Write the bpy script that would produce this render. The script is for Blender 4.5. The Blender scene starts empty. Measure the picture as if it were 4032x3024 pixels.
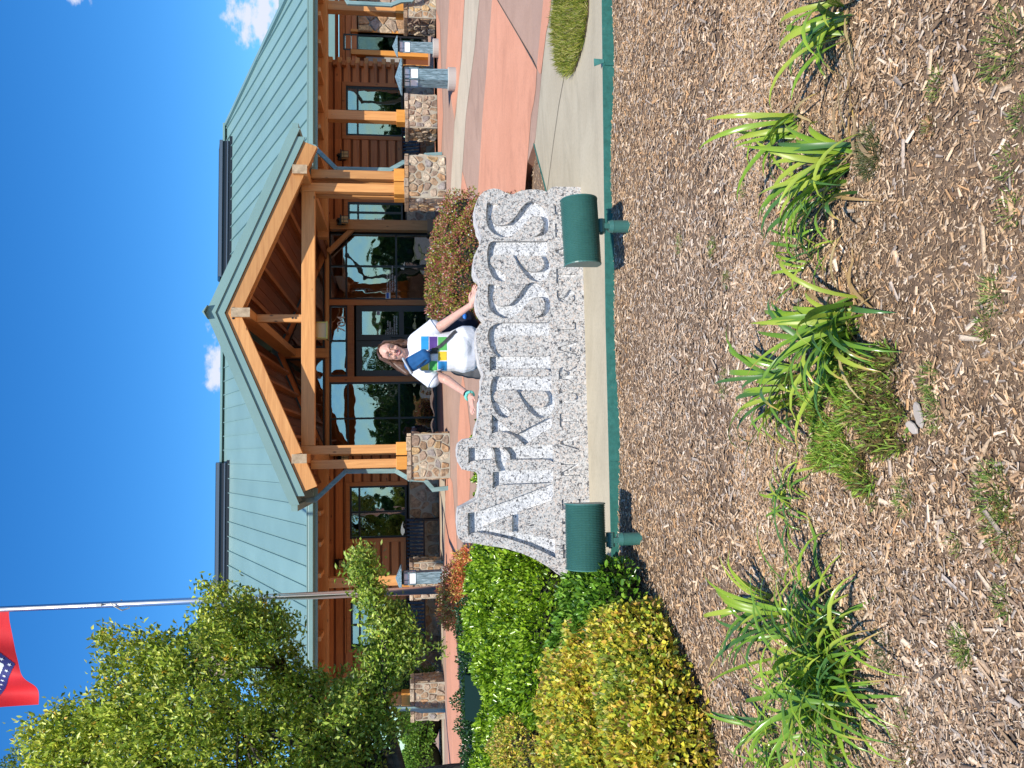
import bpy, math, random
import numpy as np
from mathutils import Vector, Matrix
random.seed(7); RNG = np.random.default_rng(7)
S = bpy.context.scene
COL = S.collection
# ------------------------------------------------------------------ camera
FPX = 3150.0; CH = 1.38
PSI = math.radians(4.75); PIT = math.atan(408/3150); ROLL = .0095
Fh = Vector((math.sin(PSI), math.cos(PSI), 0)); R0 = Vector((math.cos(PSI), -math.sin(PSI), 0))
FW = Fh*math.cos(PIT) + Vector((0, 0, -math.sin(PIT))); U0 = R0.cross(FW)
UP = U0*math.cos(ROLL) + R0*math.sin(ROLL); RT = R0*math.cos(ROLL) - U0*math.sin(ROLL)
CAM = Vector((0, 0, CH))
cd = bpy.data.cameras.new('camera'); cam = bpy.data.objects.new('camera', cd); COL.objects.link(cam)
cx, cy, cz = -UP, RT, -FW          # the photograph lies on its side: world-up is picture-left
cam.matrix_world = Matrix(((cx.x, cy.x, cz.x, 0), (cx.y, cy.y, cz.y, 0), (cx.z, cy.z, cz.z, CH), (0, 0, 0, 1)))
cd.sensor_width = 36; cd.lens = 36*FPX/4032; cd.clip_end = 3000; cd.clip_start = .05
S.camera = cam
# ------------------------------------------------------------------ light
SUN_EL = math.radians(50); SUN_AZ = math.radians(-9.5)     # azimuth of the sun seen from the scene, measured from -Y towards +X
sdir = Vector((math.sin(SUN_AZ)*math.cos(SUN_EL), -math.cos(SUN_AZ)*math.cos(SUN_EL), math.sin(SUN_EL)))
sl = bpy.data.lights.new('sun', 'SUN'); sl.energy = 4.75; sl.angle = math.radians(.53); sl.color = (1, .95, .865)
so = bpy.data.objects.new('sun', sl); COL.objects.link(so); so.rotation_euler = sdir.to_track_quat('Z', 'Y').to_euler(); so.location = (0, 0, 30)
wd = bpy.data.worlds.new('World'); S.world = wd; wd.use_nodes = True
wn = wd.node_tree.nodes; wl = wd.node_tree.links; wn.clear()
def wnode(t, **k):
    n = wn.new(t)
    for a, b in k.items(): setattr(n, a, b)
    return n
sky = wnode('ShaderNodeTexSky', sky_type='NISHITA', sun_disc=False, sun_elevation=SUN_EL, altitude=100, air_density=1.0, dust_density=.25, ozone_density=2.2)
sky.sun_rotation = math.atan2(sdir.x, sdir.y)
bg = wnode('ShaderNodeBackground'); bg.inputs[1].default_value = .118
wo = wnode('ShaderNodeOutputWorld')
S.view_settings.view_transform = 'Standard'; S.view_settings.look = 'None'; S.view_settings.gamma = 1
S.view_settings.use_curve_mapping = False; S.view_settings.exposure = .28
S.render.engine = 'CYCLES'; S.cycles.max_bounces = 6; S.cycles.transparent_max_bounces = 12
def ray(x, y): return FW + RT*((1512-y)/FPX) + UP*((2016-x)/FPX)
def W(x, y, Y):                       # photograph pixel (full size) -> point on the vertical plane at depth Y
    d = ray(x, y); return CAM + d*(Y/d.y)
def G(x, y, z=0.):                    # photograph pixel -> point on the level z
    d = ray(x, y); return CAM + d*((z-CH)/d.z)
FZ = .60; RY0 = 8.3; RY1 = 16.2; RK = FZ/(RY1-RY0)
def plaza_z(Y): return min(max((Y-RY0)*RK, 0), FZ)
def RP(x, y):                         # photograph pixel -> point on the sloping plaza
    p = G(x, y, 0)
    if 0 < p.y <= RY0: return p
    d = ray(x, y); t = (-RY0*RK-CH)/(d.z-RK*d.y); p = CAM+d*t
    if t > 0 and p.y <= RY1: return p
    return G(x, y, FZ)
# clouds: soft patches fixed to directions of the sky, all round the horizon
tc = wnode('ShaderNodeTexCoord'); nz = wnode('ShaderNodeTexNoise'); nz.inputs['Scale'].default_value = 42; nz.inputs['Detail'].default_value = 8; nz.inputs['Roughness'].default_value = .56
nzm = wnode('ShaderNodeMapping'); nzm.inputs['Scale'].default_value = (1, 1, 1.7)
wl.new(tc.outputs['Generated'], nzm.inputs['Vector']); wl.new(nzm.outputs[0], nz.inputs['Vector'])
def cloud_dirs():
    L = []
    for (x, y, wu, wv) in ((858, 1410, .030, .016), (853, 1475, .022, .012), (975, 50, .028, .026), (1010, 100, .022, .018), (1040, 25, .026, .016), (1100, -20, .035, .014), (300, -60, .016, .014)):
        L.append((ray(x, y).normalized(), wu, wv))
    rr = random.Random(3)
    for k in range(16):
        a = math.radians(45+k*17+rr.uniform(-6, 6)); e = math.radians(rr.uniform(7, 30))
        L.append((Vector((math.sin(a)*math.cos(e), math.cos(a)*math.cos(e), math.sin(e))), rr.uniform(.08, .2), rr.uniform(.03, .07)))
    return L
acc = None
for d, wu, wv in cloud_dirs():
    sub = wnode('ShaderNodeVectorMath', operation='SUBTRACT'); sub.inputs[1].default_value = d
    wl.new(tc.outputs['Generated'], sub.inputs[0])
    mul = wnode('ShaderNodeVectorMath', operation='MULTIPLY'); mul.inputs[1].default_value = (1/wu, 1/wu, 1/wv); wl.new(sub.outputs[0], mul.inputs[0])
    ln = wnode('ShaderNodeVectorMath', operation='LENGTH'); wl.new(mul.outputs[0], ln.inputs[0])
    mr = wnode('ShaderNodeMapRange'); mr.inputs[1].default_value = 0; mr.inputs[2].default_value = 1.6; mr.inputs[3].default_value = 1; mr.inputs[4].default_value = 0
    wl.new(ln.outputs['Value'], mr.inputs[0])
    if acc is None: acc = mr
    else:
        mx = wnode('ShaderNodeMath', operation='MAXIMUM'); wl.new(acc.outputs[0], mx.inputs[0]); wl.new(mr.outputs[0], mx.inputs[1]); acc = mx
ad = wnode('ShaderNodeMath', operation='ADD'); nm = wnode('ShaderNodeMath', operation='MULTIPLY'); nm.inputs[1].default_value = 2.0; wl.new(nz.outputs[0], nm.inputs[0]); wl.new(acc.outputs[0], ad.inputs[0]); wl.new(nm.outputs[0], ad.inputs[1])
cm = wnode('ShaderNodeMapRange', interpolation_type='SMOOTHSTEP'); cm.inputs[1].default_value = 1.35; cm.inputs[2].default_value = 1.85; wl.new(ad.outputs[0], cm.inputs[0])
gt = wnode('ShaderNodeMath', operation='GREATER_THAN'); gt.inputs[1].default_value = 0.001; wl.new(acc.outputs[0], gt.inputs[0])
mm = wnode('ShaderNodeMath', operation='MULTIPLY'); wl.new(cm.outputs[0], mm.inputs[0]); wl.new(gt.outputs[0], mm.inputs[1])
hue = wnode('ShaderNodeHueSaturation'); hue.inputs['Saturation'].default_value = 1.36; hue.inputs['Value'].default_value = 1.28
wl.new(sky.outputs[0], hue.inputs['Color'])
mix = wnode('ShaderNodeMixRGB'); mix.inputs[2].default_value = (5.6, 6.0, 7.2, 1)
tint = wnode('ShaderNodeMixRGB', blend_type='MULTIPLY'); tint.inputs[0].default_value = 1; tint.inputs[2].default_value = (.54, .81, .985, 1); wl.new(hue.outputs[0], tint.inputs[1])
wl.new(mm.outputs[0], mix.inputs[0]); wl.new(tint.outputs[0], mix.inputs[1]); wl.new(mix.outputs[0], bg.inputs[0]); wl.new(bg.outputs[0], wo.inputs[0])

# ------------------------------------------------------------------ materials
MATS = {}
def mat(name, col=(.5, .5, .5), rough=.6, metal=0., build=None, spec=.5):
    if name in MATS: return MATS[name]
    m = bpy.data.materials.new(name); m.use_nodes = True; MATS[name] = m
    nt = m.node_tree; b = nt.nodes['Principled BSDF']
    b.inputs['Base Color'].default_value = (*col, 1); b.inputs['Roughness'].default_value = rough
    b.inputs['Metallic'].default_value = metal; b.inputs['Specular IOR Level'].default_value = spec
    if build: build(nt, b)
    return m
def N(nt, t, ins=None, **k):
    n = nt.nodes.new(t)
    for a, v in k.items(): setattr(n, a, v)
    for a, v in (ins or {}).items():
        if isinstance(v, bpy.types.NodeSocket): nt.links.new(v, n.inputs[a])
        else: n.inputs[a].default_value = v
    return n
def ramp(nt, fac, stops, interp='LINEAR'):
    r = nt.nodes.new('ShaderNodeValToRGB'); nt.links.new(fac, r.inputs[0]); e = r.color_ramp.elements; r.color_ramp.interpolation = interp
    while len(e) > 1: e.remove(e[-1])
    e[0].position = stops[0][0]; e[0].color = (*stops[0][1], 1)
    for p, c in stops[1:]: q = e.new(p); q.color = (*c, 1)
    return r.outputs[0]
def coord(nt, scale=(1, 1, 1)):
    t = nt.nodes.new('ShaderNodeTexCoord'); m = nt.nodes.new('ShaderNodeMapping'); m.inputs['Scale'].default_value = scale
    nt.links.new(t.outputs['Object'], m.inputs['Vector']); return m.outputs[0]
def noise(nt, v, sc, det=4, rough=.6, dist=0.):
    return N(nt, 'ShaderNodeTexNoise', {'Vector': v, 'Scale': sc, 'Detail': det, 'Roughness': rough, 'Distortion': dist}).outputs[0]
def mixc(nt, f, a, b, mode='MIX'):
    n = nt.nodes.new('ShaderNodeMixRGB'); n.blend_type = mode
    for i, v in ((0, f), (1, a), (2, b)):
        if isinstance(v, bpy.types.NodeSocket): nt.links.new(v, n.inputs[i])
        else: n.inputs[i].default_value = v if i == 0 else (*v, 1)
    return n.outputs[0]
def bump(nt, b, h, strength=.4, dist=.01):
    n = N(nt, 'ShaderNodeBump', {'Height': h, 'Strength': strength, 'Distance': dist}); nt.links.new(n.outputs[0], b.inputs['Normal'])
def setc(nt, b, c): nt.links.new(c, b.inputs['Base Color'])

def wood(name, axis, light, dark, rough=.5, knots=True):
    def f(nt, b):
        sc = [9, 9, 9]; sc[axis] = .55
        v = coord(nt, sc); oi = nt.nodes.new('ShaderNodeObjectInfo')
        off = N(nt, 'ShaderNodeVectorMath', {0: v, 1: oi.outputs['Random']}, operation='ADD').outputs[0]
        g = noise(nt, off, 2.2, 6, .65, .8)
        c = ramp(nt, g, [(.25, dark), (.5, tuple((a+c_)/2 for a, c_ in zip(light, dark))), (.75, light)])
        if knots:
            sk = [3.2, 3.2, 3.2]; sk[axis] = 1.3
            vo = N(nt, 'ShaderNodeTexVoronoi', {'Vector': coord(nt, sk), 'Scale': 1.7}, feature='F1').outputs['Distance']
            k = ramp(nt, vo, [(0, (1, 1, 1)), (.06, (.8, .8, .8)), (.11, (0, 0, 0))])
            c = mixc(nt, k, c, tuple(x*.25 for x in dark))
        var = N(nt, 'ShaderNodeMapRange', {0: oi.outputs['Random'], 3: .8, 4: 1.15}).outputs[0]
        c2 = N(nt, 'ShaderNodeHueSaturation', {'Color': c, 'Value': var}).outputs[0]
        setc(nt, b, c2); bump(nt, b, g, .25, .004)
    return mat(name, rough=rough, build=f)
POST = (.68, .345, .115), (.45, .19, .055)
wood_z = wood('wood_grain_z', 2, *POST); wood_x = wood('wood_grain_x', 0, *POST); wood_y = wood('wood_grain_y', 1, *POST)
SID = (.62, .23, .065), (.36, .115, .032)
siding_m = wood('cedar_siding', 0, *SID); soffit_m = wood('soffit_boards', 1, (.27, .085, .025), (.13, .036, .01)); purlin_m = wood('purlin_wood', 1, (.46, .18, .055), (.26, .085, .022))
trim_z = wood('trim_grain_z', 2, (.5, .19, .05), (.33, .11, .03)); cap_wood = wood('cap_block_wood', 2, (.72, .33, .06), (.56, .22, .035), knots=False)
endgrain = mat('end_grain', build=lambda nt, b: setc(nt, b, ramp(nt, noise(nt, coord(nt), 14, 4), [(.3, (.28, .2, .12)), (.7, (.5, .38, .24))])))
def teal_b(nt, b):
    n = noise(nt, coord(nt, (.6, .6, .6)), 1.3, 5, .6); n2 = noise(nt, coord(nt), 60, 2)
    oi = nt.nodes.new('ShaderNodeObjectInfo')
    var = N(nt, 'ShaderNodeMapRange', {0: oi.outputs['Random'], 3: .95, 4: 1.05}).outputs[0]
    c = ramp(nt, n, [(.3, (.170, .285, .272)), (.7, (.20, .325, .308))])
    setc(nt, b, N(nt, 'ShaderNodeHueSaturation', {'Color': c, 'Value': var}).outputs[0])
teal = mat('teal_metal_roof', rough=.42, build=teal_b, spec=.4)
def teal2_b(nt, b):
    n = noise(nt, coord(nt, (6, 6, .8)), 2.5, 5, .7)
    setc(nt, b, ramp(nt, n, [(.35, (.13, .23, .23)), (.6, (.22, .34, .34)), (.75, (.36, .45, .45))]))
teal_old = mat('weathered_teal', rough=.5, build=teal2_b)
def patina_b(nt, b):
    v = coord(nt, (7, 7, .9)); n = noise(nt, v, 6, 6, .72, .4)
    setc(nt, b, ramp(nt, n, [(.34, (.025, .045, .05)), (.43, (.09, .15, .17)), (.56, (.20, .30, .34)), (.72, (.40, .50, .54))])); bump(nt, b, n, .3, .004)
patina = mat('patina_copper', rough=.6, build=patina_b)
black = mat('black_frame', (.012, .012, .013), .35); dark_iron = mat('black_iron', (.01, .01, .012), .3)
def glass_b(nt, b):
    out = nt.nodes['Material Output']; nt.nodes.remove(b)
    v = coord(nt, (1, 1, 1)); n = noise(nt, v, 1.4, 2, .5)
    bm = N(nt, 'ShaderNodeBump', {'Height': n, 'Strength': .5, 'Distance': .014})
    gl = N(nt, 'ShaderNodeBsdfGlossy', {'Color': (1, 1, 1, 1), 'Roughness': .0, 'Normal': bm.outputs[0]})
    tr = N(nt, 'ShaderNodeBsdfTransparent', {'Color': (.42, .45, .44, 1)})
    fr = N(nt, 'ShaderNodeFresnel', {'IOR': 1.6}); mr = N(nt, 'ShaderNodeMapRange', {0: fr.outputs[0], 1: 0., 2: 1., 3: .22, 4: 1.})
    ms = N(nt, 'ShaderNodeMixShader', {0: mr.outputs[0], 1: tr.outputs[0], 2: gl.outputs[0]}); nt.links.new(ms.outputs[0], out.inputs[0])
glass = mat('window_glass', build=glass_b)
skyglass = mat('skylight_panel', (.12, .2, .24), .18)
def stone_b(nt, b):
    oi = nt.nodes.new('ShaderNodeObjectInfo'); r = oi.outputs['Random']
    base = ramp(nt, r, [(0, (.30, .21, .135)), (.16, (.38, .30, .21)), (.30, (.24, .175, .13)), (.44, (.43, .36, .27)), (.56, (.24, .215, .20)), (.64, (.34, .21, .115)), (.80, (.33, .26, .195)), (.92, (.42, .29, .15))], 'CONSTANT')
    n = noise(nt, coord(nt), 9, 7, .72, .5); n2 = noise(nt, coord(nt), 32, 5, .7)
    c = mixc(nt, 1., base, ramp(nt, n, [(.3, (.38, .35, .32)), (.48, (1.05, 1.02, .98)), (.7, (2.0, 1.92, 1.8))]), 'MULTIPLY')
    c = mixc(nt, ramp(nt, n2, [(.55, (0, 0, 0)), (.8, (.6, .6, .6))]), c, (.12, .09, .07))
    setc(nt, b, c); bump(nt, b, n, .9, .03)
stone_m = mat('field_stone', rough=.85, build=stone_b)
mortar = mat('mortar', rough=.95, build=lambda nt, b: (setc(nt, b, ramp(nt, noise(nt, coord(nt), 8, 5), [(.3, (.32, .28, .21)), (.7, (.45, .40, .31))])), bump(nt, b, noise(nt, coord(nt), 60, 4), .5, .01)))
def granite(name, base, dark_amt, pink):
    def f(nt, b):
        v = coord(nt)
        vo = N(nt, 'ShaderNodeTexVoronoi', {'Vector': v, 'Scale': 85., 'Randomness': 1.}, feature='F1').outputs['Color']
        cell = N(nt, 'ShaderNodeSeparateColor', {0: vo})
        n1 = noise(nt, v, 52, 2, .5, 1.4); n2 = noise(nt, v, 27, 3, .6); n3 = noise(nt, v, 120, 2, .5)
        c = ramp(nt, cell.outputs[0], [(0, tuple(x*.78 for x in base)), (.5, base), (.8, pink), (1, tuple(min(x*1.15, .9) for x in base))])
        dk = ramp(nt, n1, [(.5-.0, (0, 0, 0)), (dark_amt, (0, 0, 0)), (dark_amt+.02, (1, 1, 1))])
        cl = ramp(nt, n2, [(.35, (.35, .35, .35)), (.6, (1, 1, 1))])
        k = mixc(nt, 1., dk, cl, 'MULTIPLY')
        c = mixc(nt, k, c, (.085, .085, .09))
        c = mixc(nt, ramp(nt, n3, [(.6, (0, 0, 0)), (.7, (.5, .5, .5))]), c, (.2, .2, .2))
        setc(nt, b, c)
    return mat(name, rough=.55, build=f)
granite_m = granite('granite_face', (.56, .545, .515), .525, (.60, .50, .42))
granite_cut = granite('granite_cut_floor', (.62, .625, .63), .56, (.74, .73, .72))
granite_rough = mat('granite_rough_edge', rough=.8, build=lambda nt, b: (setc(nt, b, ramp(nt, noise(nt, coord(nt), 30, 6, .7), [(.3, (.34, .32, .29)), (.55, (.6, .57, .52)), (.8, (.72, .70, .66))])), bump(nt, b, noise(nt, coord(nt), 22, 6, .7), .8, .02)))
def conc(name, c0, c1, sc=1.2, stain=.0):
    def f(nt, b):
        v = coord(nt); n = noise(nt, v, sc, 7, .65); n2 = noise(nt, v, 38, 6, .8)
        c = ramp(nt, n, [(.3, c0), (.7, c1)])
        c = mixc(nt, .55, c, ramp(nt, n2, [(.25, (.62, .62, .62)), (.5, (1, 1, 1)), (.75, (1.15, 1.13, 1.1))]), 'MULTIPLY')
        n3 = noise(nt, coord(nt, (1, 2.6, 1)), .7, 5, .7, 1.)
        c = mixc(nt, ramp(nt, n3, [(.5, (0, 0, 0)), (.68, (.38, .38, .38))]), c, tuple(x*.55 for x in c0))
        setc(nt, b, c); bump(nt, b, n2, .25, .005)
    return mat(name, rough=.85, build=f)
salmon = conc('salmon_concrete', (.55, .245, .145), (.64, .30, .185)); tan = conc('tan_concrete', (.36, .225, .16), (.43, .275, .20))
cream = conc('cream_concrete', (.46, .38, .27), (.54, .45, .33)); padm = conc('grey_concrete', (.40, .34, .235), (.48, .42, .30))
kerbm = conc('brown_kerb_face', (.28, .15, .10), (.40, .22, .15), 4)
def soil_b(nt, b):
    v = coord(nt); n = noise(nt, v, 3, 8, .7); n2 = noise(nt, v, 45, 5, .75)
    c = mixc(nt, .6, ramp(nt, n, [(.35, (.14, .09, .055)), (.7, (.32, .22, .14))]), ramp(nt, n2, [(.3, (.4, .4, .4)), (.7, (1.4, 1.3, 1.2))]), 'MULTIPLY')
    setc(nt, b, c); bump(nt, b, n2, .8, .02)
soil = mat('mulch_soil', rough=.95, build=soil_b)
def attr_mat(name, rough=.5, trans=0., spec=.4, nscale=0.):
    def f(nt, b):
        a = nt.nodes.new('ShaderNodeAttribute'); a.attribute_name = 'Col'; c = a.outputs['Color']
        if nscale:
            c = mixc(nt, .8, c, ramp(nt, noise(nt, coord(nt, (1, 1, 1)), nscale, 4, .7), [(.3, (.55, .55, .55)), (.7, (1.3, 1.3, 1.3))]), 'MULTIPLY')
        nt.links.new(c, b.inputs['Base Color'])
        if trans:
            out = nt.nodes['Material Output']; tr = N(nt, 'ShaderNodeBsdfTranslucent', {'Color': c})
            ms = N(nt, 'ShaderNodeMixShader', {0: trans, 1: b.outputs[0], 2: tr.outputs[0]}); nt.links.new(ms.outputs[0], out.inputs[0])
    return mat(name, rough=rough, build=f, spec=spec)
leaf_m = attr_mat('leaf', .38, .34, .5); leaf_gloss = attr_mat('glossy_leaf', .24, .28, .7); chip_m = attr_mat('wood_chip', .85, 0, .2, 160.)
bark = mat('bark', rough=.9, build=lambda nt, b: (setc(nt, b, ramp(nt, noise(nt, coord(nt, (8, 8, 2)), 3, 5), [(.3, (.03, .024, .02)), (.7, (.10, .085, .07))]))))
core_m = mat('shrub_twigs', (.018, .02, .009), .9)
greenp = mat('green_enamel', rough=.38, build=lambda nt, b: setc(nt, b, ramp(nt, noise(nt, coord(nt), 9, 5, .7), [(.3, (.04, .135, .115)), (.7, (.055, .17, .145))])))
green_edge = mat('green_edging_paint', rough=.5, build=lambda nt, b: setc(nt, b, ramp(nt, noise(nt, coord(nt), 22, 6, .75), [(.3, (.02, .10, .08)), (.62, (.035, .17, .14)), (.75, (.14, .17, .12))])))
alu = mat('brushed_aluminium', (.62, .62, .64), .28, 1., build=lambda nt, b: bump(nt, b, noise(nt, coord(nt, (60, 60, 1)), 3, 3), .05, .002))
skin_m = mat('skin', (.62, .34, .25), .5, build=lambda nt, b: (setc(nt, b, ramp(nt, noise(nt, coord(nt), 26, 4), [(.3, (.58, .31, .235)), (.7, (.66, .375, .28))])), b.inputs['Subsurface Weight'].__setattr__('default_value', .08), b.inputs['Subsurface Radius'].__setattr__('default_value', (.02, .008, .004))))

# ------------------------------------------------------------------ object helpers
def tag(o, label=None, cat=None, group=None, kind=None):
    if label: o['label'] = label
    if cat: o['category'] = cat
    if group: o['group'] = group
    if kind: o['kind'] = kind
    return o
def thing(name, loc, label, cat, group=None):
    o = bpy.data.objects.new(name, None); COL.objects.link(o); o.location = loc; o.empty_display_size = .2
    ORG[o.name] = Vector(loc); return tag(o, label, cat, group)
ORG = {}
def org(o):
    if o is None: return Vector((0, 0, 0))
    return ORG[o.name]
def link(name, me, m, parent=None, loc=None):
    o = bpy.data.objects.new(name, me); COL.objects.link(o)
    if m is not None and len(me.materials) == 0: me.materials.append(m)
    if parent is not None: o.parent = parent
    if loc is not None: o.location = loc
    ORG[o.name] = org(parent) if parent is not None else Vector((0, 0, 0))
    return o
class MB:
    def __init__(s): s.v = []; s.f = []
    def add(s, V, F):
        k = len(s.v); s.v += [tuple(p) for p in V]; s.f += [tuple(i+k for i in q) for q in F]; return s
    def box(s, x0, x1, y0, y1, z0, z1):
        return s.add([(x0, y0, z0), (x1, y0, z0), (x1, y1, z0), (x0, y1, z0), (x0, y0, z1), (x1, y0, z1), (x1, y1, z1), (x0, y1, z1)],
                     [(0, 3, 2, 1), (4, 5, 6, 7), (0, 1, 5, 4), (1, 2, 6, 5), (2, 3, 7, 6), (3, 0, 4, 7)])
    def bar(s, a, b, w, h, up=(0, 0, 1)):
        a, b = Vector(a), Vector(b); d = (b-a).normalized(); sd = d.cross(Vector(up))
        sd = sd.normalized() if sd.length > 1e-4 else Vector((1, 0, 0)); u = sd.cross(d)
        V = [p+sd*(i*w/2)+u*(j*h/2) for p in (a, b) for i, j in ((-1, -1), (1, -1), (1, 1), (-1, 1))]
        return s.add(V, [(0, 1, 2, 3), (7, 6, 5, 4), (0, 4, 5, 1), (1, 5, 6, 2), (2, 6, 7, 3), (3, 7, 4, 0)])
    def prism(s, poly, axis, a0, a1):      # poly in the two other axes, extruded along axis
        def P(p, a):
            return {0: (a, p[0], p[1]), 1: (p[0], a, p[1]), 2: (p[0], p[1], a)}[axis]
        n = len(poly); V = [P(p, a0) for p in poly]+[P(p, a1) for p in poly]
        return s.add(V, [tuple(range(n)), tuple(range(2*n-1, n-1, -1))]+[(i, i+n, (i+1) % n+n, (i+1) % n) for i in range(n)])
    def tube(s, pts, rad, n=10, caps=True):
        pts = [Vector(p) for p in pts]; rr = rad if isinstance(rad, (list, tuple)) else [rad]*len(pts); k0 = len(s.v); ref = Vector((0, 0, 1))
        for i, p in enumerate(pts):
            d = (pts[min(i+1, len(pts)-1)]-pts[max(i-1, 0)]).normalized()
            if abs(d.dot(ref)) > .95: ref = Vector((1, 0, 0)) if abs(d.x) < .9 else Vector((0, 1, 0))
            a = d.cross(ref).normalized(); b = d.cross(a); ref = b.cross(d) if False else ref
            s.v += [tuple(p+(a*math.cos(t)+b*math.sin(t))*rr[i]) for t in [2*math.pi*j/n for j in range(n)]]
        for i in range(len(pts)-1):
            for j in range(n):
                s.f.append((k0+i*n+j, k0+i*n+(j+1) % n, k0+(i+1)*n+(j+1) % n, k0+(i+1)*n+j))
        if caps:
            s.f.append(tuple(k0+j for j in range(n))[::-1]); s.f.append(tuple(k0+(len(pts)-1)*n+j for j in range(n)))
        return s
    def ell(s, c, r, nu=14, nv=9, M=None):
        c = Vector(c); k0 = len(s.v)
        for i in range(nv+1):
            th = math.pi*i/nv
            for j in range(nu):
                ph = 2*math.pi*j/nu; p = Vector((r[0]*math.sin(th)*math.cos(ph), r[1]*math.sin(th)*math.sin(ph), r[2]*math.cos(th)))
                if M is not None: p = M @ p
                s.v.append(tuple(c+p))
        for i in range(nv):
            for j in range(nu): s.f.append((k0+i*nu+j, k0+(i+1)*nu+j, k0+(i+1)*nu+(j+1) % nu, k0+i*nu+(j+1) % nu))
        return s
    def caps(s, a, b, ra, rb, n=12):        # tapered capsule
        a, b = Vector(a), Vector(b); d = (b-a).normalized(); pts = []; rr = []
        for t in (80, 60, 35): pts.append(a-d*ra*math.sin(math.radians(t))); rr.append(ra*math.cos(math.radians(t)))
        pts += [a, b]; rr += [ra, rb]
        for t in (35, 60, 80): pts.append(b+d*rb*math.sin(math.radians(t))); rr.append(rb*math.cos(math.radians(t)))
        return s.tube(pts, rr, n)
    def mesh(s, name, o=Vector((0, 0, 0)), smooth=False):
        me = bpy.data.meshes.new(name); me.from_pydata([(x-o[0], y-o[1], z-o[2]) for x, y, z in s.v], [], s.f); me.update()
        if smooth: me.polygons.foreach_set('use_smooth', [True]*len(me.polygons))
        return me
    def build(s, name, m, parent=None, smooth=False, bevel=0):
        o = link(name, s.mesh(name, org(parent), smooth), m, parent)
        if bevel:
            b = o.modifiers.new('bevel', 'BEVEL'); b.width = bevel; b.segments = 2; b.limit_method = 'ANGLE'
        return o
def baked(o, mods):                         # evaluate modifiers into a plain mesh
    for t, kw in mods:
        md = o.modifiers.new(t.lower(), t)
        for k, v in kw.items(): setattr(md, k, v)
    dg = bpy.context.evaluated_depsgraph_get(); dg.update()
    me = bpy.data.meshes.new_from_object(o.evaluated_get(dg)); old = o.data; o.modifiers.clear(); o.data = me
    return o
def remeshed(mb, name, m, parent, vox, smooth=4, extra=()):
    o = mb.build(name, m, parent)
    baked(o, [('REMESH', dict(mode='VOXEL', voxel_size=vox, use_smooth_shade=True)), ('SMOOTH', dict(factor=.5, iterations=smooth))]+list(extra))
    return o
def text(name, body, size, loc, m, parent, depth=.0015, sx=1.0, align='LEFT'):
    c = bpy.data.curves.new(name, 'FONT'); c.body = body; c.size = size; c.extrude = depth; c.align_x = align; c.space_line = 1.05
    t = bpy.data.objects.new(name, c); COL.objects.link(t)
    dg = bpy.context.evaluated_depsgraph_get(); dg.update(); me = bpy.data.meshes.new_from_object(t.evaluated_get(dg)); bpy.data.objects.remove(t)
    M = Matrix.Rotation(math.pi/2, 4, 'X') @ Matrix.Diagonal((sx, 1, 1, 1)); me.transform(M)
    me.materials.clear()
    return link(name, me, m, parent, Vector(loc)-org(parent))
def quads_mesh(name, V, nper, C, parent=None, m=None, faces=None, smooth=False):
    """V (n,k,3) groups of k verts; faces list of local quads/tris; C (n,3) colour per group"""
    n, k, _ = V.shape; me = bpy.data.meshes.new(name); o_ = np.array(org(parent))
    co = (V.reshape(-1, 3)-o_).astype(np.float32)
    me.vertices.add(n*k); me.vertices.foreach_set('co', co.ravel())
    lens = np.array([len(f) for f in faces]); loc = np.concatenate([np.array(f) for f in faces])
    loops = (np.arange(n)[:, None]*k+loc[None]).ravel().astype(np.int32); me.loops.add(len(loops)); me.loops.foreach_set('vertex_index', loops)
    nf = n*len(faces); tot = np.tile(lens, n).astype(np.int32); st = np.concatenate([[0], np.cumsum(tot)[:-1]]).astype(np.int32)
    me.polygons.add(nf); me.polygons.foreach_set('loop_start', st); me.polygons.foreach_set('loop_total', tot)
    if smooth: me.polygons.foreach_set('use_smooth', np.ones(nf, bool))
    me.update(calc_edges=True)
    at = me.color_attributes.new('Col', 'FLOAT_COLOR', 'POINT'); cc = np.ones((n*k, 4), np.float32); cc[:, :3] = np.repeat(C, k, 0); at.data.foreach_set('color', cc.ravel())
    return link(name, me, m, parent)
def nrm(a): return a/np.maximum(np.linalg.norm(a, axis=1, keepdims=True), 1e-9)
def leaves(name, P, D, L, Wd, C, parent, m, fold=.25, big=False):
    n = len(P); D = nrm(D); rnd = RNG.normal(size=(n, 3)); Sd = nrm(np.cross(D, rnd)); Nn = np.cross(Sd, D)
    L = np.broadcast_to(L, (n,))[:, None]; Wd = np.broadcast_to(Wd, (n,))[:, None]
    if not big:
        V = np.empty((n, 4, 3)); V[:, 0] = P; V[:, 2] = P+D*L-Nn*L*.1; V[:, 1] = P+D*L*.48+Sd*Wd*.56+Nn*Wd*fold; V[:, 3] = P+D*L*.48-Sd*Wd*.56+Nn*Wd*fold
        return quads_mesh(name, V, 4, C, parent, m, [(0, 1, 2), (0, 2, 3)])
    V = np.empty((n, 6, 3)); V[:, 0] = P; V[:, 3] = P+D*L-Nn*L*.12
    V[:, 1] = P+D*L*.35+Sd*Wd*.5+Nn*Wd*fold; V[:, 2] = P+D*L*.72+Sd*Wd*.4+Nn*Wd*fold*.7
    V[:, 4] = P+D*L*.72-Sd*Wd*.4+Nn*Wd*fold*.7; V[:, 5] = P+D*L*.35-Sd*Wd*.5+Nn*Wd*fold
    return quads_mesh(name, V, 6, C, parent, m, [(0, 1, 2, 3), (0, 3, 4, 5)])
def pick(pal, n, w=None):
    pal = np.array(pal); i = RNG.choice(len(pal), n, p=w); return pal[i]*RNG.uniform(.8, 1.2, (n, 1))

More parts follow.
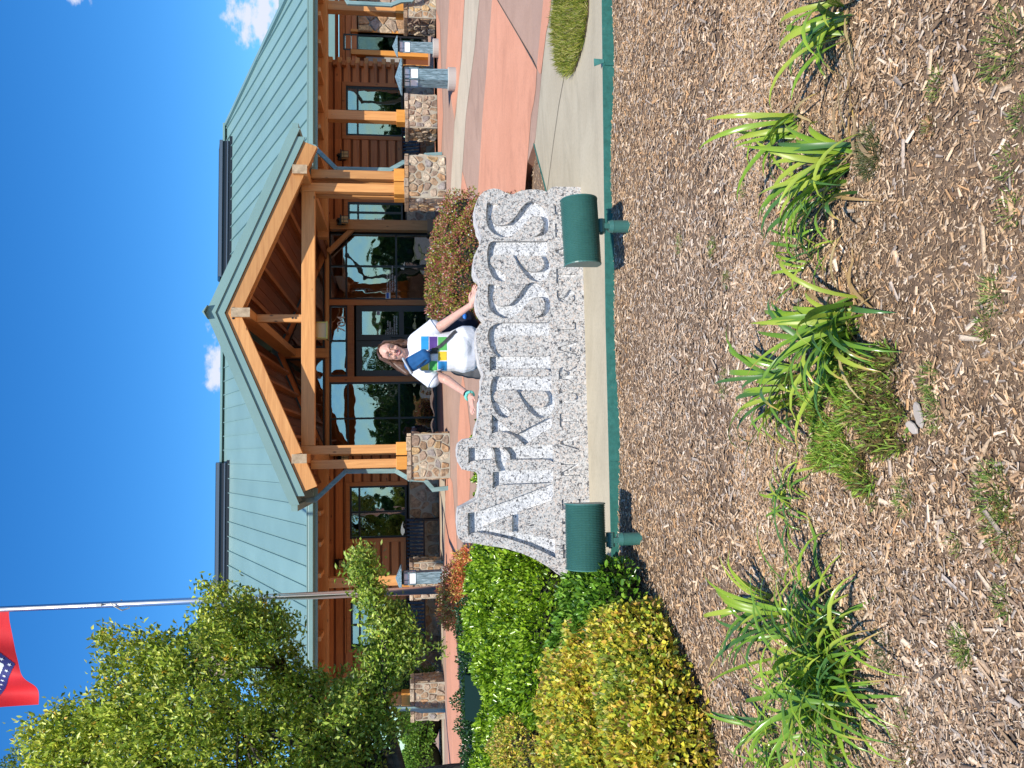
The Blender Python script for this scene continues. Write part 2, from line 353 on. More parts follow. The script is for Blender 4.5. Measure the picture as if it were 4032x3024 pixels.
# ================================================================== SETTING
def ground_sheet(name, poly, z, m, kind='structure', zf=None, parent=None):
    """flat polygon (list of xy) at z, or following plaza slope when zf is an offset"""
    mb = MB()
    if zf is None:
        mb.add([(x, y, z) for x, y in poly], [tuple(range(len(poly)))])
    else:
        def clip(pl, ya, above):
            out = []
            for i in range(len(pl)):
                a, b = pl[i], pl[(i+1) % len(pl)]; ia = (a[1] >= ya) == above; ib = (b[1] >= ya) == above
                if ia: out.append(a)
                if ia != ib:
                    t = (ya-a[1])/(b[1]-a[1]); out.append((a[0]+t*(b[0]-a[0]), ya))
            return out
        a = clip(poly, RY0, False); r = clip(poly, RY0, True); b = clip(r, RY1, False); c = clip(r, RY1, True)
        for q in (a, b, c):
            if len(q) >= 3: mb.add([(x, y, plaza_z(y)+zf) for x, y in q], [tuple(range(len(q)))])
    o = mb.build(name, m, parent)
    # make faces look up
    for p in o.data.polygons:
        if p.normal.z < 0: p.flip()
    if parent is None: tag(o, kind=kind)
    return o
mb = MB(); mb.add([(-900, -900, -.16), (900, -900, -.16), (900, 900, -.16), (-900, 900, -.16)], [(0, 1, 2, 3)])
tag(mb.build('ground', mat('lawn_ground', rough=.95, build=lambda nt, b: setc(nt, b, ramp(nt, noise(nt, coord(nt), .4, 8, .7), [(.3, (.05, .075, .02)), (.7, (.10, .12, .04))])))), kind='structure')
# mulch bed soil with slight humps
EDGE = [G(2378, -900), G(2373, 0), G(2388, 1276), G(2410, 2187), G(2424, 3000)]
def edge_y(x):
    for a, b in zip(EDGE, EDGE[1:]):
        if b.x <= x <= a.x: return a.y+(x-a.x)/(b.x-a.x)*(b.y-a.y)
    return EDGE[0].y if x > EDGE[0].x else EDGE[-1].y
def mulch_z(x, y):
    return -.075+.012*math.sin(x*2.3+1)*math.cos(y*1.9)+.008*math.sin(x*5.1+y*4.3)+.018*math.exp(-((y-5.35)/.3)**2)
mb = MB(); nx, ny = 70, 60; X0, X1, Y0 = -7., 7., -4.
for j in range(ny+1):
    for i in range(nx+1):
        x = X0+(X1-X0)*i/nx; ye = edge_y(x)-.012; t = j/ny; y = Y0+(ye-Y0)*t; mb.v.append((x, y, mulch_z(x, y)))
for j in range(ny):
    for i in range(nx):
        k = j*(nx+1)+i; mb.f.append((k, k+1, k+nx+2, k+nx+1))
tag(mb.build('mulch_bed', soil, smooth=True), kind='structure')
# pad
pf = [(G(2152, -700).x+2, G(2152, -700).y), (4.175, 7.429), (3.336, 8.236), (3.15, 8.5)]
pad_poly = [(e.x, e.y) for e in reversed(EDGE)]+[(9, EDGE[0].y), (9, 7.0), (5.6, 7.35), (4.175, 7.429), (3.336, 8.236), (G(2104.6, 565).x, G(2104.6, 565).y), (G(2152, 750).x, G(2152, 750).y), (G(2185, 870).x, G(2185, 870).y), (1.2, 6.55), (-1.0, 6.6), (-1.3, 6.2), (-3.5, 6.2)]
mb = MB(); n = len(pad_poly); mb.add([(x, y, 0) for x, y in pad_poly]+[(x, y, -.15) for x, y in pad_poly], [tuple(range(n))]+[(i, (i+1) % n, (i+1) % n+n, i+n) for i in range(n)])
o = mb.build('concrete_pad', padm); tag(o, kind='structure')
# strip of mulch between pad and plaza, and the planting bed left of the sign
ground_sheet('mulch_strip', [(-9, 6.2), (9, 6.2), (9, 9.6), (-9, 9.6)], -.05, soil)
# joint lines of the pad
def joint(name, pts, w=.012, zf=.003, mcol=mat('joint_dark', (.10, .08, .06), .9)):
    mb = MB()
    for a, b in zip(pts, pts[1:]):
        a, b = Vector(a), Vector(b); d = (b-a).normalized(); s_ = Vector((-d.y, d.x, 0))*w/2
        mb.add([a+s_, a-s_, b-s_, b+s_], [(0, 1, 2, 3)])
    for i in range(len(mb.v)): mb.v[i] = (mb.v[i][0], mb.v[i][1], plaza_z(mb.v[i][1])+zf)
    o = mb.build(name, mcol)
    for p in o.data.polygons:
        if p.normal.z < 0: p.flip()
    tag(o, kind='structure')
joint('pad_joint', [G(2224, 290), G(2200, 420), G(2180, 560), G(2156, 745), G(2150, 900)])
# plaza base with kerb
kx = [(30, 7.3), (5.9, 7.33), (5.1, 7.36), (4.175, 7.44), (3.336, 8.25), (3.12, 9.02), (2.2, 9.45), (-1, 9.75), (-6, 9.9), (-30, 9.9)]
plz = kx+[(-30, 40), (30, 40)]
ground_sheet('plaza', plz, 0, tan, zf=.0)
mb = MB()
for a, b in zip(kx, kx[1:]):
    za, zb = plaza_z(a[1]), plaza_z(b[1]); mb.add([(a[0], a[1], za-.001), (b[0], b[1], zb-.001), (b[0], b[1], -.16), (a[0], a[1], -.16)], [(0, 1, 2, 3)])
tag(mb.build('kerb_face', kerbm), kind='structure')
zz = lambda L: [(lambda p: (p.x, p.y))(RP(1700+a/2.212, b/2.212)) for a, b in L]
ff = lambda L: [(lambda p: (p.x, p.y))(RP(a, b)) for a, b in L]
ground_sheet('salmon_paving', zz([(529, -60), (527, 0), (490, 500), (445, 1000), (405, 1659), (380, 2500), (790, 2500), (815, 1659), (868, 1000), (908, 780), (918, 600), (770, 330), (660, 150), (575, 0), (540, -60)]), 0, salmon, zf=.004)
ground_sheet('cream_paving', zz([(295, -120), (290, 0), (262, 500), (205, 1000), (165, 1659), (120, 2500), (215, 2500), (255, 1659), (300, 1000), (375, 420), (415, 0), (425, -120)]), 0, cream, zf=.004)
ground_sheet('salmon_paving', zz([(165, -120), (155, 0), (135, 420), (120, 700), (165, 840), (205, 1060), (258, 500), (287, 0), (292, -120)]), 0, salmon, zf=.004)
ground_sheet('salmon_paving', zz([(12, 0), (75, 200), (85, 600), (100, 1000), (80, 1420), (24, 1420), (20, 700)]), 0, salmon, zf=.004)
ground_sheet('salmon_paving', zz([(975, -200), (975, 0), (918, 590), (940, 640), (955, 640), (1000, 280), (1022, 185), (1043, 20), (1060, -200)]), 0, salmon, zf=.004)
ground_sheet('salmon_paving', zz([(268, 1490), (255, 1659), (258, 2200), (370, 2200), (315, 1659)]), 0, salmon, zf=.004)
ground_sheet('salmon_paving', ff([(1747, 1760), (1755, 2000), (1752, 2300), (1758, 2600), (1768, 3200), (1826, 3200), (1812, 2700), (1808, 2400), (1800, 2150), (1795, 2070), (1782, 1900)]), 0, salmon, zf=.004)
ground_sheet('salmon_paving', ff([(1822, 1467), (1810, 1600), (1804, 1720), (1800, 1850), (1806, 2080), (1845, 2080), (1853, 1850), (1856, 1720), (1838, 1560)]), 0, salmon, zf=.004)
ground_sheet('salmon_paving', ff([(1736, 1440), (1735, 1740), (1745, 1740), (1744, 1440)]), 0, salmon, zf=.004)
ground_sheet('cream_paving', [(-12, 19.9), (-3.3, 19.9), (-.55, 17.2), (-.55, 20.5), (-12, 21.98)], 0, cream, zf=.004)
ground_sheet('cream_paving', [(6.2, 19.2), (20, 19.3), (20, 21.98), (6.2, 20.6)], 0, cream, zf=.004)
joint('plaza_joint', [RP(1700+920/2.212, 600/2.212), RP(1700+770/2.212, 330/2.212), RP(1700+575/2.212, 0)], .015, .007)
joint('plaza_joint', [RP(1822, 1467), RP(1828, 1380), RP(1835, 1250)], .015, .007)

# ================================================================== BUILDING
BW = 22.0
bld = thing('visitor_center', (2.7, BW, FZ), 'timber and stone visitor centre with teal metal roof and gabled porch', 'building')
def stones(parent, o, u, v, nvec, w, h, nst, depth=.05, gap=.010, seed=0):
    """irregular stones on a rectangle o + a*u + b*v; each its own object"""
    rr = random.Random(seed); o, u, v, nvec = map(Vector, (o, u, v, nvec))
    asp = w/h; ny = max(1, round(math.sqrt(nst/asp))); nx_ = max(1, round(nst/ny)); pts = []
    for j in range(ny):
        for i in range(nx_):
            pts.append(((i+.5+rr.uniform(-.36, .36)+(.25 if j % 2 else -.25))*w/nx_, (j+.5+rr.uniform(-.34, .34))*h/ny))
    out = []
    for i, p in enumerate(pts):
        poly = [(0, 0), (w, 0), (w, h), (0, h)]
        for j, q in enumerate(pts):
            if i == j: continue
            mx_, my = (p[0]+q[0])/2, (p[1]+q[1])/2; dx, dy = q[0]-p[0], q[1]-p[1]; L = math.hypot(dx, dy)
            if L > 2.6*max(w/nx_, h/ny): continue
            new = []
            for k in range(len(poly)):
                a, b = poly[k], poly[(k+1) % len(poly)]
                fa = (a[0]-mx_)*dx+(a[1]-my)*dy+gap*L; fb = (b[0]-mx_)*dx+(b[1]-my)*dy+gap*L
                if fa <= 0: new.append(a)
                if (fa <= 0) != (fb <= 0):
                    t = fa/(fa-fb); new.append((a[0]+t*(b[0]-a[0]), a[1]+t*(b[1]-a[1])))
            poly = new
            if len(poly) < 3: break
        if len(poly) < 3: continue
        cxp = sum(a[0] for a in poly)/len(poly); cyp = sum(a[1] for a in poly)/len(poly)
        # cut corners
        pl = []
        for k in range(len(poly)):
            a, b = poly[k], poly[(k+1) % len(poly)]; c1 = rr.uniform(.06, .22); c2 = rr.uniform(.78, .95)
            pl += [(a[0]+(b[0]-a[0])*c1, a[1]+(b[1]-a[1])*c1), (a[0]+(b[0]-a[0])*c2, a[1]+(b[1]-a[1])*c2)]
        n_ = len(pl); dep = depth*rr.uniform(.55, 1.25); tilt = (rr.uniform(-.12, .12), rr.uniform(-.12, .12)); mbs = MB()
        def P(a, s_, d): return o+u*(cxp+(a[0]-cxp)*s_)+v*(cyp+(a[1]-cyp)*s_)+nvec*(d+(a[0]-cxp)*tilt[0]*(d > .01)+(a[1]-cyp)*tilt[1]*(d > .01))
        V = [P(a, 1, -.01) for a in pl]+[P(a, rr.uniform(.94, 1.0), dep*.7) for a in pl]+[P(a, rr.uniform(.74, .88), dep*rr.uniform(.8, 1.2)) for a in pl]
        F = [(k, (k+1) % n_, (k+1) % n_+n_, k+n_) for k in range(n_)]+[(k+n_, (k+1) % n_+n_, (k+1) % n_+2*n_, k+2*n_) for k in range(n_)]+[tuple(range(2*n_, 3*n_))]
        mbs.add(V, F); ob = mbs.build('stone', stone_m, parent, smooth=False); out.append(ob)
    return out
def pier(xc, yf, w, h, n_f, n_s, seed):
    mb = MB(); mb.box(xc-w/2-.026, xc+w/2+.026, yf-.026, yf+w+.026, FZ-.02, FZ+h-.09); p = mb.build('porch_pier', mortar, bld)
    stones(p, (xc-w/2, yf, FZ), (1, 0, 0), (0, 0, 1), (0, -1, 0), w, h-.09, n_f, seed=seed)
    stones(p, (xc-w/2, yf+w, FZ), (0, -1, 0), (0, 0, 1), (-1, 0, 0), w, h-.09, n_s, seed=seed+1)
    stones(p, (xc+w/2, yf, FZ), (0, 1, 0), (0, 0, 1), (1, 0, 0), w, h-.09, n_s, seed=seed+2)
    rr = random.Random(seed); x = xc-w/2-.05                     # thin flat cap stones
    while x < xc+w/2+.03:
        L = rr.uniform(.16, .3); e = min(x+L, xc+w/2+.05); mb = MB(); t = rr.uniform(.075, .10)
        mb.box(x, e-.012, yf-.055-rr.uniform(0, .02), yf+w+.05, FZ+h-.085, FZ+h-.085+t); mb.build('stone', stone_m, p, bevel=.012); x = e
    return p
def post(xc, yf, w, z0, z1, cap=True, cw=.26, name='porch_post'):
    mb = MB(); mb.box(xc-w/2, xc+w/2, yf, yf+w, z0, z1); o = mb.build(name, wood_z, bld, bevel=.008)
    if cap:
        mb = MB(); mb.box(xc-cw/2, xc+cw/2, yf-(cw-w)/2, yf+w+(cw-w)/2, z0-.002, z0+.215); mb.build('post_base', cap_wood, o, bevel=.006)
    return o
PY = 16.2; Xc = 2.71; ptop = FZ+.82
for s_, seed in ((1, 10), (-1, 20)):
    xo, xi = Xc+s_*2.93, Xc+s_*2.62
    if s_ < 0: xo, xi = -.213, .073
    else: xo, xi = 5.675, 5.395
    xm = (xo+xi)/2; pier(xm+.015*s_, PY-.30, .83, .82, 24, 20, seed)
    for k, yy in enumerate((PY, PY+.30)):
        post(xo, yy, .175, ptop, 3.30 if k == 0 else 3.3); post(xi, yy, .175, ptop, 3.49 if k == 0 else 3.3)
# colonnade
CY = 19.7
for x, seed in ((8.425, 30), (11.27, 40), (-3.06, 50), (-5.85, 60)):
    pier(x+.02, CY-.28, .80, .80, 22, 18, seed); post(x, CY, .24, FZ+.80, 3.31, cw=.32)
mb = MB(); mb.box(-6.6, .1, CY-.02, CY+.26, 3.31, 3.56); mb.build('header_beam', wood_x, bld, bevel=.01)
mb = MB(); mb.box(5.3, 12.1, CY-.02, CY+.26, 3.31, 3.56); mb.build('header_beam', wood_x, bld, bevel=.01)
# tie beam, king post, purlins, rake beams
mb = MB(); mb.box(.165, 5.305, PY+.01, PY+.19, 3.225, 3.488); mb.build('tie_beam', wood_x, bld, bevel=.006)
mb = MB(); mb.box(Xc-.075, Xc+.075, PY+.03, PY+.18, 3.489, 4.36); mb.build('king_post', wood_z, bld, bevel=.006)
for x in (Xc,):
    mb = MB(); mb.box(x-.085, x+.085, 15.56, BW+.2, 4.36, 4.70); o = mb.build('ridge_beam', wood_y, bld, bevel=.006)
    mb = MB(); mb.box(x-.088, x+.088, 15.555, 15.562, 4.357, 4.703); mb.build('end_face', endgrain, o)
for x in (5.535, -.06+.0):
    x = 5.53 if x > 0 else -.085
    mb = MB(); mb.box(x-.085, x+.085, 15.56, CY, 3.302, 3.575); o = mb.build('side_beam', wood_y, bld, bevel=.006)
    mb = MB(); mb.box(x-.088, x+.088, 15.555, 15.562, 3.30, 3.578); mb.build('end_face', endgrain, o)
AP = W(887, 1226, 15.68).z; SL = .427       # apex of the wood rake, pitch
def rake(name, y0, y1, ztop, thick, half, m, ext=0.):
    for s_ in (1, -1):
        poly = [(Xc, ztop), (Xc+s_*half, ztop-half*SL), (Xc+s_*(half-thick*.35), ztop-half*SL-thick*.93), (Xc, ztop-thick)]
        if s_ < 0: poly = poly[::-1]
        mb = MB(); mb.prism([(p[0], p[1]) for p in poly], 1, y0, y1); mb.build(name, m, bld, bevel=.004)
rake('rake_beam', 15.68, 15.80, AP, .275, 3.42, wood_x)
FT = W(905, 1226, 15.62).z; 
def band(name, y0, y1, za, zb, half, m):
    for s_ in (1, -1):
        poly = [(Xc, za), (Xc+s_*half, za-half*SL), (Xc+s_*half, zb-half*SL), (Xc, zb)]
        if s_ < 0: poly = poly[::-1]
        mb = MB(); mb.prism(poly, 1, y0, y1); mb.build(name, m, bld)
ZT = W(845, 1226, 15.6).z; ZI = AP+.005
band('fascia', 15.635, 15.672, ZT, ZI, 3.5, teal); band('fascia', 15.60, 15.645, ZT+.165, ZT-.012, 3.66, teal)
mb = MB(); mb.prism([(Xc-.13, ZT+.11), (Xc, ZT+.175), (Xc+.13, ZT+.11), (Xc, ZT+.21)], 1, 15.50, 23); mb.build('ridge_cap', teal, bld)
# porch roof planes (metal above, boards below)
ez = 3.686; rz = 7.48; RYr = 27.6; EY = 18.87; MS = (rz-ez)/(RYr-EY)
for s_ in (1, -1):
    zt = ZT+.15; hw = 3.66
    mb = MB(); yb0 = lambda z: EY+(z-ez)/MS+.1
    A = (Xc, 15.647, zt+.005); B = (Xc+s_*hw, 15.647, zt+.005-hw*SL); Bk = (Xc+s_*hw, max(yb0(zt-hw*SL), 18.9), zt-hw*SL); Ak = (Xc, yb0(zt), zt)
    th = Vector((0, 0, -.06)); V = [Vector(p) for p in (A, B, Bk, Ak)]; V += [p+th for p in V]
    mb.add(V, [(0, 1, 2, 3), (7, 6, 5, 4), (0, 4, 5, 1), (1, 5, 6, 2), (2, 6, 7, 3), (3, 7, 4, 0)]); mb.build('porch_roof', teal, bld)
    nb = 17                                  # soffit boards run front to back
    for k in range(nb):
        a0 = .1+(hw-.35)*k/nb; a1 = .1+(hw-.35)*(k+1)/nb-.012; z0 = ZT-.1; mb = MB()
        mb.add([(Xc+s_*a0, 15.81, z0-a0*SL), (Xc+s_*a1, 15.81, z0-a1*SL), (Xc+s_*a1, BW-.02, z0-a1*SL), (Xc+s_*a0, BW-.02, z0-a0*SL),
                (Xc+s_*a0, 15.81, z0-a0*SL+.02), (Xc+s_*a1, 15.81, z0-a1*SL+.02), (Xc+s_*a1, BW-.02, z0-a1*SL+.02), (Xc+s_*a0, BW-.02, z0-a0*SL+.02)],
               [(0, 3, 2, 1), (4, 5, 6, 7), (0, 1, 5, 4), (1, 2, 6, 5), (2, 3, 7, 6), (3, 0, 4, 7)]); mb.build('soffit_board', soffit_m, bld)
    for k in range(5):                       # purlins under the boards
        a = .55+k*.6; mb = MB(); z0 = ZT-.1-a*SL-.07; mb.bar((Xc+s_*a, 15.82, z0), (Xc+s_*a, BW-.03, z0), .07, .13, (-s_*-SL, 0, 1)); mb.build('purlin', purlin_m, bld)
    mb = MB(); mb.bar((Xc+s_*3.725, 15.66, ZT+.15-3.66*SL-.06), (Xc+s_*3.725, 18.6, ZT+.15-3.66*SL-.06), .12, .12); mb.build('gutter', teal, bld)
    for yy in (16.25,):                      # inner rafter below the boards
        mb = MB(); poly = [(Xc+s_*.09, ZT-.12), (Xc+s_*3.3, ZT-.12-3.2*SL), (Xc+s_*3.3, ZT-.38-3.2*SL), (Xc+s_*.09, ZT-.38)]
        if s_ < 0: poly = poly[::-1]
        mb.prism(poly, 1, yy, yy+.14); mb.build('rafter', wood_x, bld)
# bolt heads
for x, z, n_ in ((Xc-.10, 0, 2), (Xc+.10, 0, 2)):
    p = W(918, 1224, 15.67); mb = MB(); mb.tube([(x, 15.665, p.z), (x, 15.685, p.z)], .02, 10); mb.build('bolt', dark_iron, bld)
for z in (3.60, 3.66):
    mb = MB(); mb.tube([(Xc, PY+.015, z), (Xc, PY+.035, z)], .018, 10); mb.build('bolt', dark_iron, bld)
peg = mat('wood_plug', (.62, .32, .13), .5)
for x in (.073, 5.395):
    for z in (3.41, 3.33):
        mb = MB(); mb.tube([(x, PY-.006, z), (x, PY+.01, z)], .022, 10); mb.build('peg', peg, bld)
for x in (8.425, 11.27, -3.06):
    for z in (3.17, 3.12):
        mb = MB(); mb.tube([(x, CY-.006, z), (x, CY+.01, z)], .019, 10); mb.build('peg', peg, bld)

# main roof: standing-seam panels
PWD = .4555; xl = -6.65; n_p = int((12.05-xl)/PWD)
for k in range(n_p+1):
    x0 = xl+k*PWD; x1 = min(x0+PWD, 12.05)
    def ztop(x): return min(rz, ez+max(0, 12.05-x)/.78*(rz-ez), ez+max(0, x+6.65)/.78*(rz-ez))
    def yt(x): return EY+(ztop(x)-ez)/MS
    if x1-x0 < .05: continue
    mb = MB(); a, b = x0, x1
    def y0(x): zv = ZT+.15-abs(x-Xc)*SL; return max(EY, EY+(zv-ez)/MS) if abs(x-Xc) < 3.6 else EY
    zf0 = lambda x: ez+(y0(x)-EY)*MS
    V = [(a, y0(a), zf0(a)), (b, y0(b), zf0(b)), (b, yt(b), ztop(b)), (a, yt(a), ztop(a))]
    if a < 11.27 < b: V.insert(3, (11.27, RYr, rz))
    if a < -5.87 < b: V.insert(3, (-5.87, RYr, rz))
    n_ = len(V); V2 = V+[(p[0], p[1], p[2]-.03) for p in V]
    mb.add(V2, [tuple(range(n_)), tuple(range(2*n_-1, n_-1, -1))]+[(i, i+n_, (i+1) % n_+n_, (i+1) % n_) for i in range(n_)])
    nrm_ = Vector((0, -MS, 1)).normalized()
    pa = Vector((a, y0(a)+.01, zf0(a)+.005)); pb = Vector((a, yt(a), ztop(a)+.005))
    if (pb-pa).length > .1: mb.bar(pa+nrm_*.017, pb+nrm_*.017, .022, .05, nrm_)
    mb.build('roof_panel', teal, bld)
mb = MB(); mb.bar((-5.9, RYr, rz+.05), (11.3, RYr, rz+.05), .35, .07); mb.build('ridge_cap', teal, bld)
mb = MB(); mb.bar((11.27, RYr, rz+.04), (12.05, EY, ez+.04), .16, .07); mb.build('rake_trim', teal, bld)
mb = MB(); mb.bar((-5.87, RYr, rz+.04), (-6.65, EY, ez+.04), .16, .07); mb.build('rake_trim', teal, bld)
mb = MB(); mb.add([(-5.87, RYr, rz), (11.27, RYr, rz), (12.05, 36.3, ez), (-6.65, 36.3, ez), (12.05, EY, ez), (-6.65, EY, ez)], [(0, 3, 2, 1), (1, 2, 4), (0, 5, 3)]); mb.build('roof_slope', teal, bld)
for a_, c_ in ((-6.65, -.78), (6.2, 12.1)): mb = MB(); mb.box(a_, c_, EY-.12, EY+.02, 3.55, 3.665); o = mb.build('gutter', teal, bld, bevel=.012)
for a_, c_ in ((-6.65, -.78), (6.2, 12.1)): mb = MB(); mb.box(a_, c_, EY-.115, EY-.0, 3.675, 3.70); mb.build('drip_edge', teal, bld)
for a_, c_ in ((-6.65, -.78), (6.2, 12.1)): mb = MB(); mb.box(a_, c_, EY+.022, EY+.08, 3.465, 3.66); mb.build('fascia', teal, bld)
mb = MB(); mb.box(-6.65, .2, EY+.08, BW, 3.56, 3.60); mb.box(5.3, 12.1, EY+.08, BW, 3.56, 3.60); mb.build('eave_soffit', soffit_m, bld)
x = -6.3
while x < 12:                                 # outlookers under the eave
    if not (-.9 < x < 6.2):
        mb = MB(); mb.box(x-.05, x+.05, EY+.09, CY-.03, 3.40, 3.555); mb.build('rafter_tail', wood_y, bld, bevel=.005)
    x += .705
# ridge skylights
for (xa, xb, n_) in ((-5.3, -.24, 8), (5.88, 10.44, 8)):
    mb = MB(); mb.box(xa, xb, RYr-.75, RYr+.75, rz-.28, rz+.0); sk = mb.build('ridge_skylight', black, bld)
    mb = MB(); mb.box(xa-.02, xb+.02, RYr-.80, RYr-.751, rz-.06, rz+.04); mb.box(xa-.02, xb+.02, RYr-.80, RYr-.751, rz-.24, rz-.2); mb.build('curb_rail', mat('grey_metal_trim', (.08, .10, .13), .3), sk)
    mb = MB(); mb.box(xa-.2, xb+.1, RYr-.93, RYr-.90, rz-.42, rz-.31); mb.build('flashing', black, sk)
    w_ = (xb-xa)/n_
    for k in range(n_):
        a = xa+k*w_+.03; b = xa+(k+1)*w_-.03; mb = MB()
        mb.add([(a, RYr-.72, rz+.03), (b, RYr-.72, rz+.03), (b, RYr, rz+.20), (a, RYr, rz+.20), (a, RYr+.72, rz+.03), (b, RYr+.72, rz+.03)], [(0, 1, 2, 3), (3, 2, 5, 4)]); mb.build('pane', skyglass, sk)
    mb = MB()
    for k in range(n_+1):
        a = xa+k*w_; mb.bar((a, RYr-.74, rz+.02), (a, RYr, rz+.21), .05, .05); mb.bar((a, RYr+.74, rz+.02), (a, RYr, rz+.21), .05, .05)
    mb.bar((xa, RYr, rz+.21), (xb, RYr, rz+.21), .06, .05); mb.build('mullion', black, sk)
# chimney
cp = W(865, 2667, 27.2); cq = W(760, 2488, 27.2)
mb = MB(); mb.box(cp.x, cq.x, 26.97, 28.4, FZ-.1, cq.z-.12); ch = mb.build('chimney', mortar, bld)
stones(ch, (cp.x, 27.0, FZ), (1, 0, 0), (0, 0, 1), (0, -1, 0), cq.x-cp.x, cq.z-.12-FZ, 110, .06, seed=5)
mb = MB(); mb.box(cp.x-.08, cq.x+.08, 26.9, 28.5, cq.z-.12, cq.z); mb.build('chimney_cap', mortar, ch)

# walls ---------------------------------------------------------------
XR = W(1500, 255, BW).x; XL = W(1500, 2655, BW).x      # corners of the front block
mb = MB(); mb.box(XL, W(1500, 1790, BW).x, BW+.03, BW+.2, 1.41, 3.6); mb.box(W(1500, 880, BW).x, XR, BW+.03, BW+.2, 1.41, 3.6)
ZW = lambda v: W(v, 1500, BW).z
WINS = []   # (x0, x1, z0, z1, n columns, blinds)
def xw(y, v=1500): return W(v, y, BW).x
WINS = [(xw(538), xw(344), ZW(1597), ZW(1366), 2), (xw(882)+.03, xw(785)-.1, ZW(1592), ZW(1372), 2), (xw(2118), xw(1912), ZW(1597), ZW(1376), 2), (xw(2548), xw(2364), ZW(1600), ZW(1378), 2)]
mat_wall_back = mat('siding_groove', (.16, .05, .015), .8)
def siding(xa, xb, za, zb, parent):
    z = 1.43; H_ = .245
    while z < zb:
        a, b = max(z, za), min(z+H_-.035, zb)
        if b-a > .03:
            mb = MB(); t = min(.02, (b-a)*.2)
            mb.prism([(BW+.02, a), (BW-.022, a+t), (BW-.022, b-t), (BW+.02, b)], 0, xa, xb); mb.build('siding_board', siding_m, parent)
        z += H_
def wallseg(xa, xb):
    mb = MB(); g = []                      # groove backing split round the windows
    ws = sorted([w for w in WINS if w[0] < xb and w[1] > xa])
    w_ = link('wall', MB().mesh('wall'), None, bld); mbk = MB(); cur = xa; TR = .11
    for (a, b, z0, z1, n_) in ws:
        siding(cur, a-TR, 1.41, 3.55, w_); mbk.box(cur, a, BW+.01, BW+.18, 1.41, 3.6)
        siding(a-TR, b+TR, z1+TR, 3.55, w_); mbk.box(a, b, BW+.01, BW+.18, z1, 3.6); cur = b+TR
        mbk.box(b, b+TR, BW+.01, BW+.18, 1.41, 3.6)
    siding(cur, xb, 1.41, 3.55, w_); mbk.box(cur, xb, BW+.01, BW+.18, 1.41, 3.6)
    me = mbk.mesh('wall', org(bld)); me.materials.append(mat_wall_back); w_.data = me
    mb = MB(); mb.box(xa, xb, BW-.042, BW+.2, FZ-.05, 1.38); wn_ = mb.build('stone_wainscot', mortar, bld)
    L = xb-xa; stones(wn_, (xa, BW-.02, FZ), (1, 0, 0), (0, 0, 1), (0, -1, 0), L, .78, int(L*8.5), .04, .012, seed=int(xa*10)+99)
    mb = MB(); mb.box(xa, xb, BW-.07, BW+.03, 1.381, 1.412); mb.build('wall_ledge', black, bld)
wallseg(xw(2655), xw(1775)); wallseg(xw(900), xw(255))
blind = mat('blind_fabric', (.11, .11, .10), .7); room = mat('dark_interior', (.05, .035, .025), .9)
def window(x0, x1, z0, z1, ncol, zr, ybase=BW, wf=.05, trim=True, blinds=True, par=None):
    par = par or bld
    f = MB(); yb = ybase; f.box(x0, x1, yb-.03, yb+.05, z1-wf, z1); f.box(x0, x1, yb-.03, yb+.05, z0, z0+wf)
    f.box(x0, x0+wf, yb-.029, yb+.049, z0+wf, z1-wf); f.box(x1-wf, x1, yb-.029, yb+.049, z0+wf, z1-wf)
    cw = (x1-x0-wf)/ncol; zs = [z0+wf]+[z for z in zr]+[z1-wf]
    for k in range(1, ncol): f.box(x0+wf/2+k*cw-wf/2, x0+wf/2+k*cw+wf/2, yb-.028, yb+.048, z0+wf, z1-wf)
    for z in zr:
        for k in range(ncol): f.box(x0+k*cw+wf, x0+(k+1)*cw, yb-.027, yb+.047, z-.025, z+.025)
    w_ = f.build('window', black, par)
    for k in range(ncol):
        for i in range(len(zs)-1):
            a, b = x0+k*cw+wf, x0+(k+1)*cw; c = zs[i]+(.025 if i else 0); d = zs[i+1]-(.025 if i < len(zs)-2 else 0)
            mb = MB(); mb.box(a, b, yb+.006, yb+.014, c, d); mb.build('pane', glass, w_)
    if trim:
        T = .11; t = MB(); t.box(x0-T, x1+T, yb-.045, yb+.02, z1, z1+T); t.box(x0-T, x0-.001, yb-.044, yb+.02, z0-.02, z1-.001); t.box(x1+.001, x1+T, yb-.044, yb+.02, z0-.02, z1-.001); t.build('window_trim', trim_z, w_, bevel=.006)
    if blinds:
        t = MB(); n_ = int((x1-x0)/.075)
        for k in range(n_):
            a = x0+.04+k*(x1-x0-.08)/n_; t.add([(a, yb+.13, z0), (a+.062, yb+.155, z0), (a+.062, yb+.155, z1), (a, yb+.13, z1)], [(0, 1, 2, 3)])
        t.build('blind', blind, w_)
    return w_
for i, (a, b, z0, z1, n_) in enumerate(WINS): window(a, b, z0, z1, n_, [ZW(1413)])
# storefront between the porch side walls
sx0, sx1 = xw(1790), xw(918)
jm = [(xw(1203), xw(1181)), (xw(1504), xw(1482))]
zt0, zt1 = ZW(1297), ZW(1722)
window(jm[0][1]+.0, sx1, FZ+.01, zt0, 2, [ZW(1564), ZW(1365)], blinds=False, trim=False)
window(sx0, jm[1][0], FZ+.01, zt0, 2, [ZW(1571), ZW(1370)], blinds=False, trim=False)
window(jm[1][1], jm[0][0], ZW(1369), zt0, 2, [], blinds=False, trim=False)
for a, b in jm:
    mb = MB(); mb.box(a+.001, b-.001, BW-.05, BW+.1, FZ, zt0); mb.build('door_jamb', trim_z, bld, bevel=.006)
mb = MB(); mb.box(jm[1][1], jm[0][0], BW-.045, BW+.1, ZW(1395), ZW(1369)-.001); mb.build('door_head', trim_z, bld)
mb = MB(); mb.box(sx0-.1, sx1+.1, BW-.04, BW+.15, zt0+.001, zt0+.10); mb.build('wall_beam', wood_x, bld, bevel=.006)
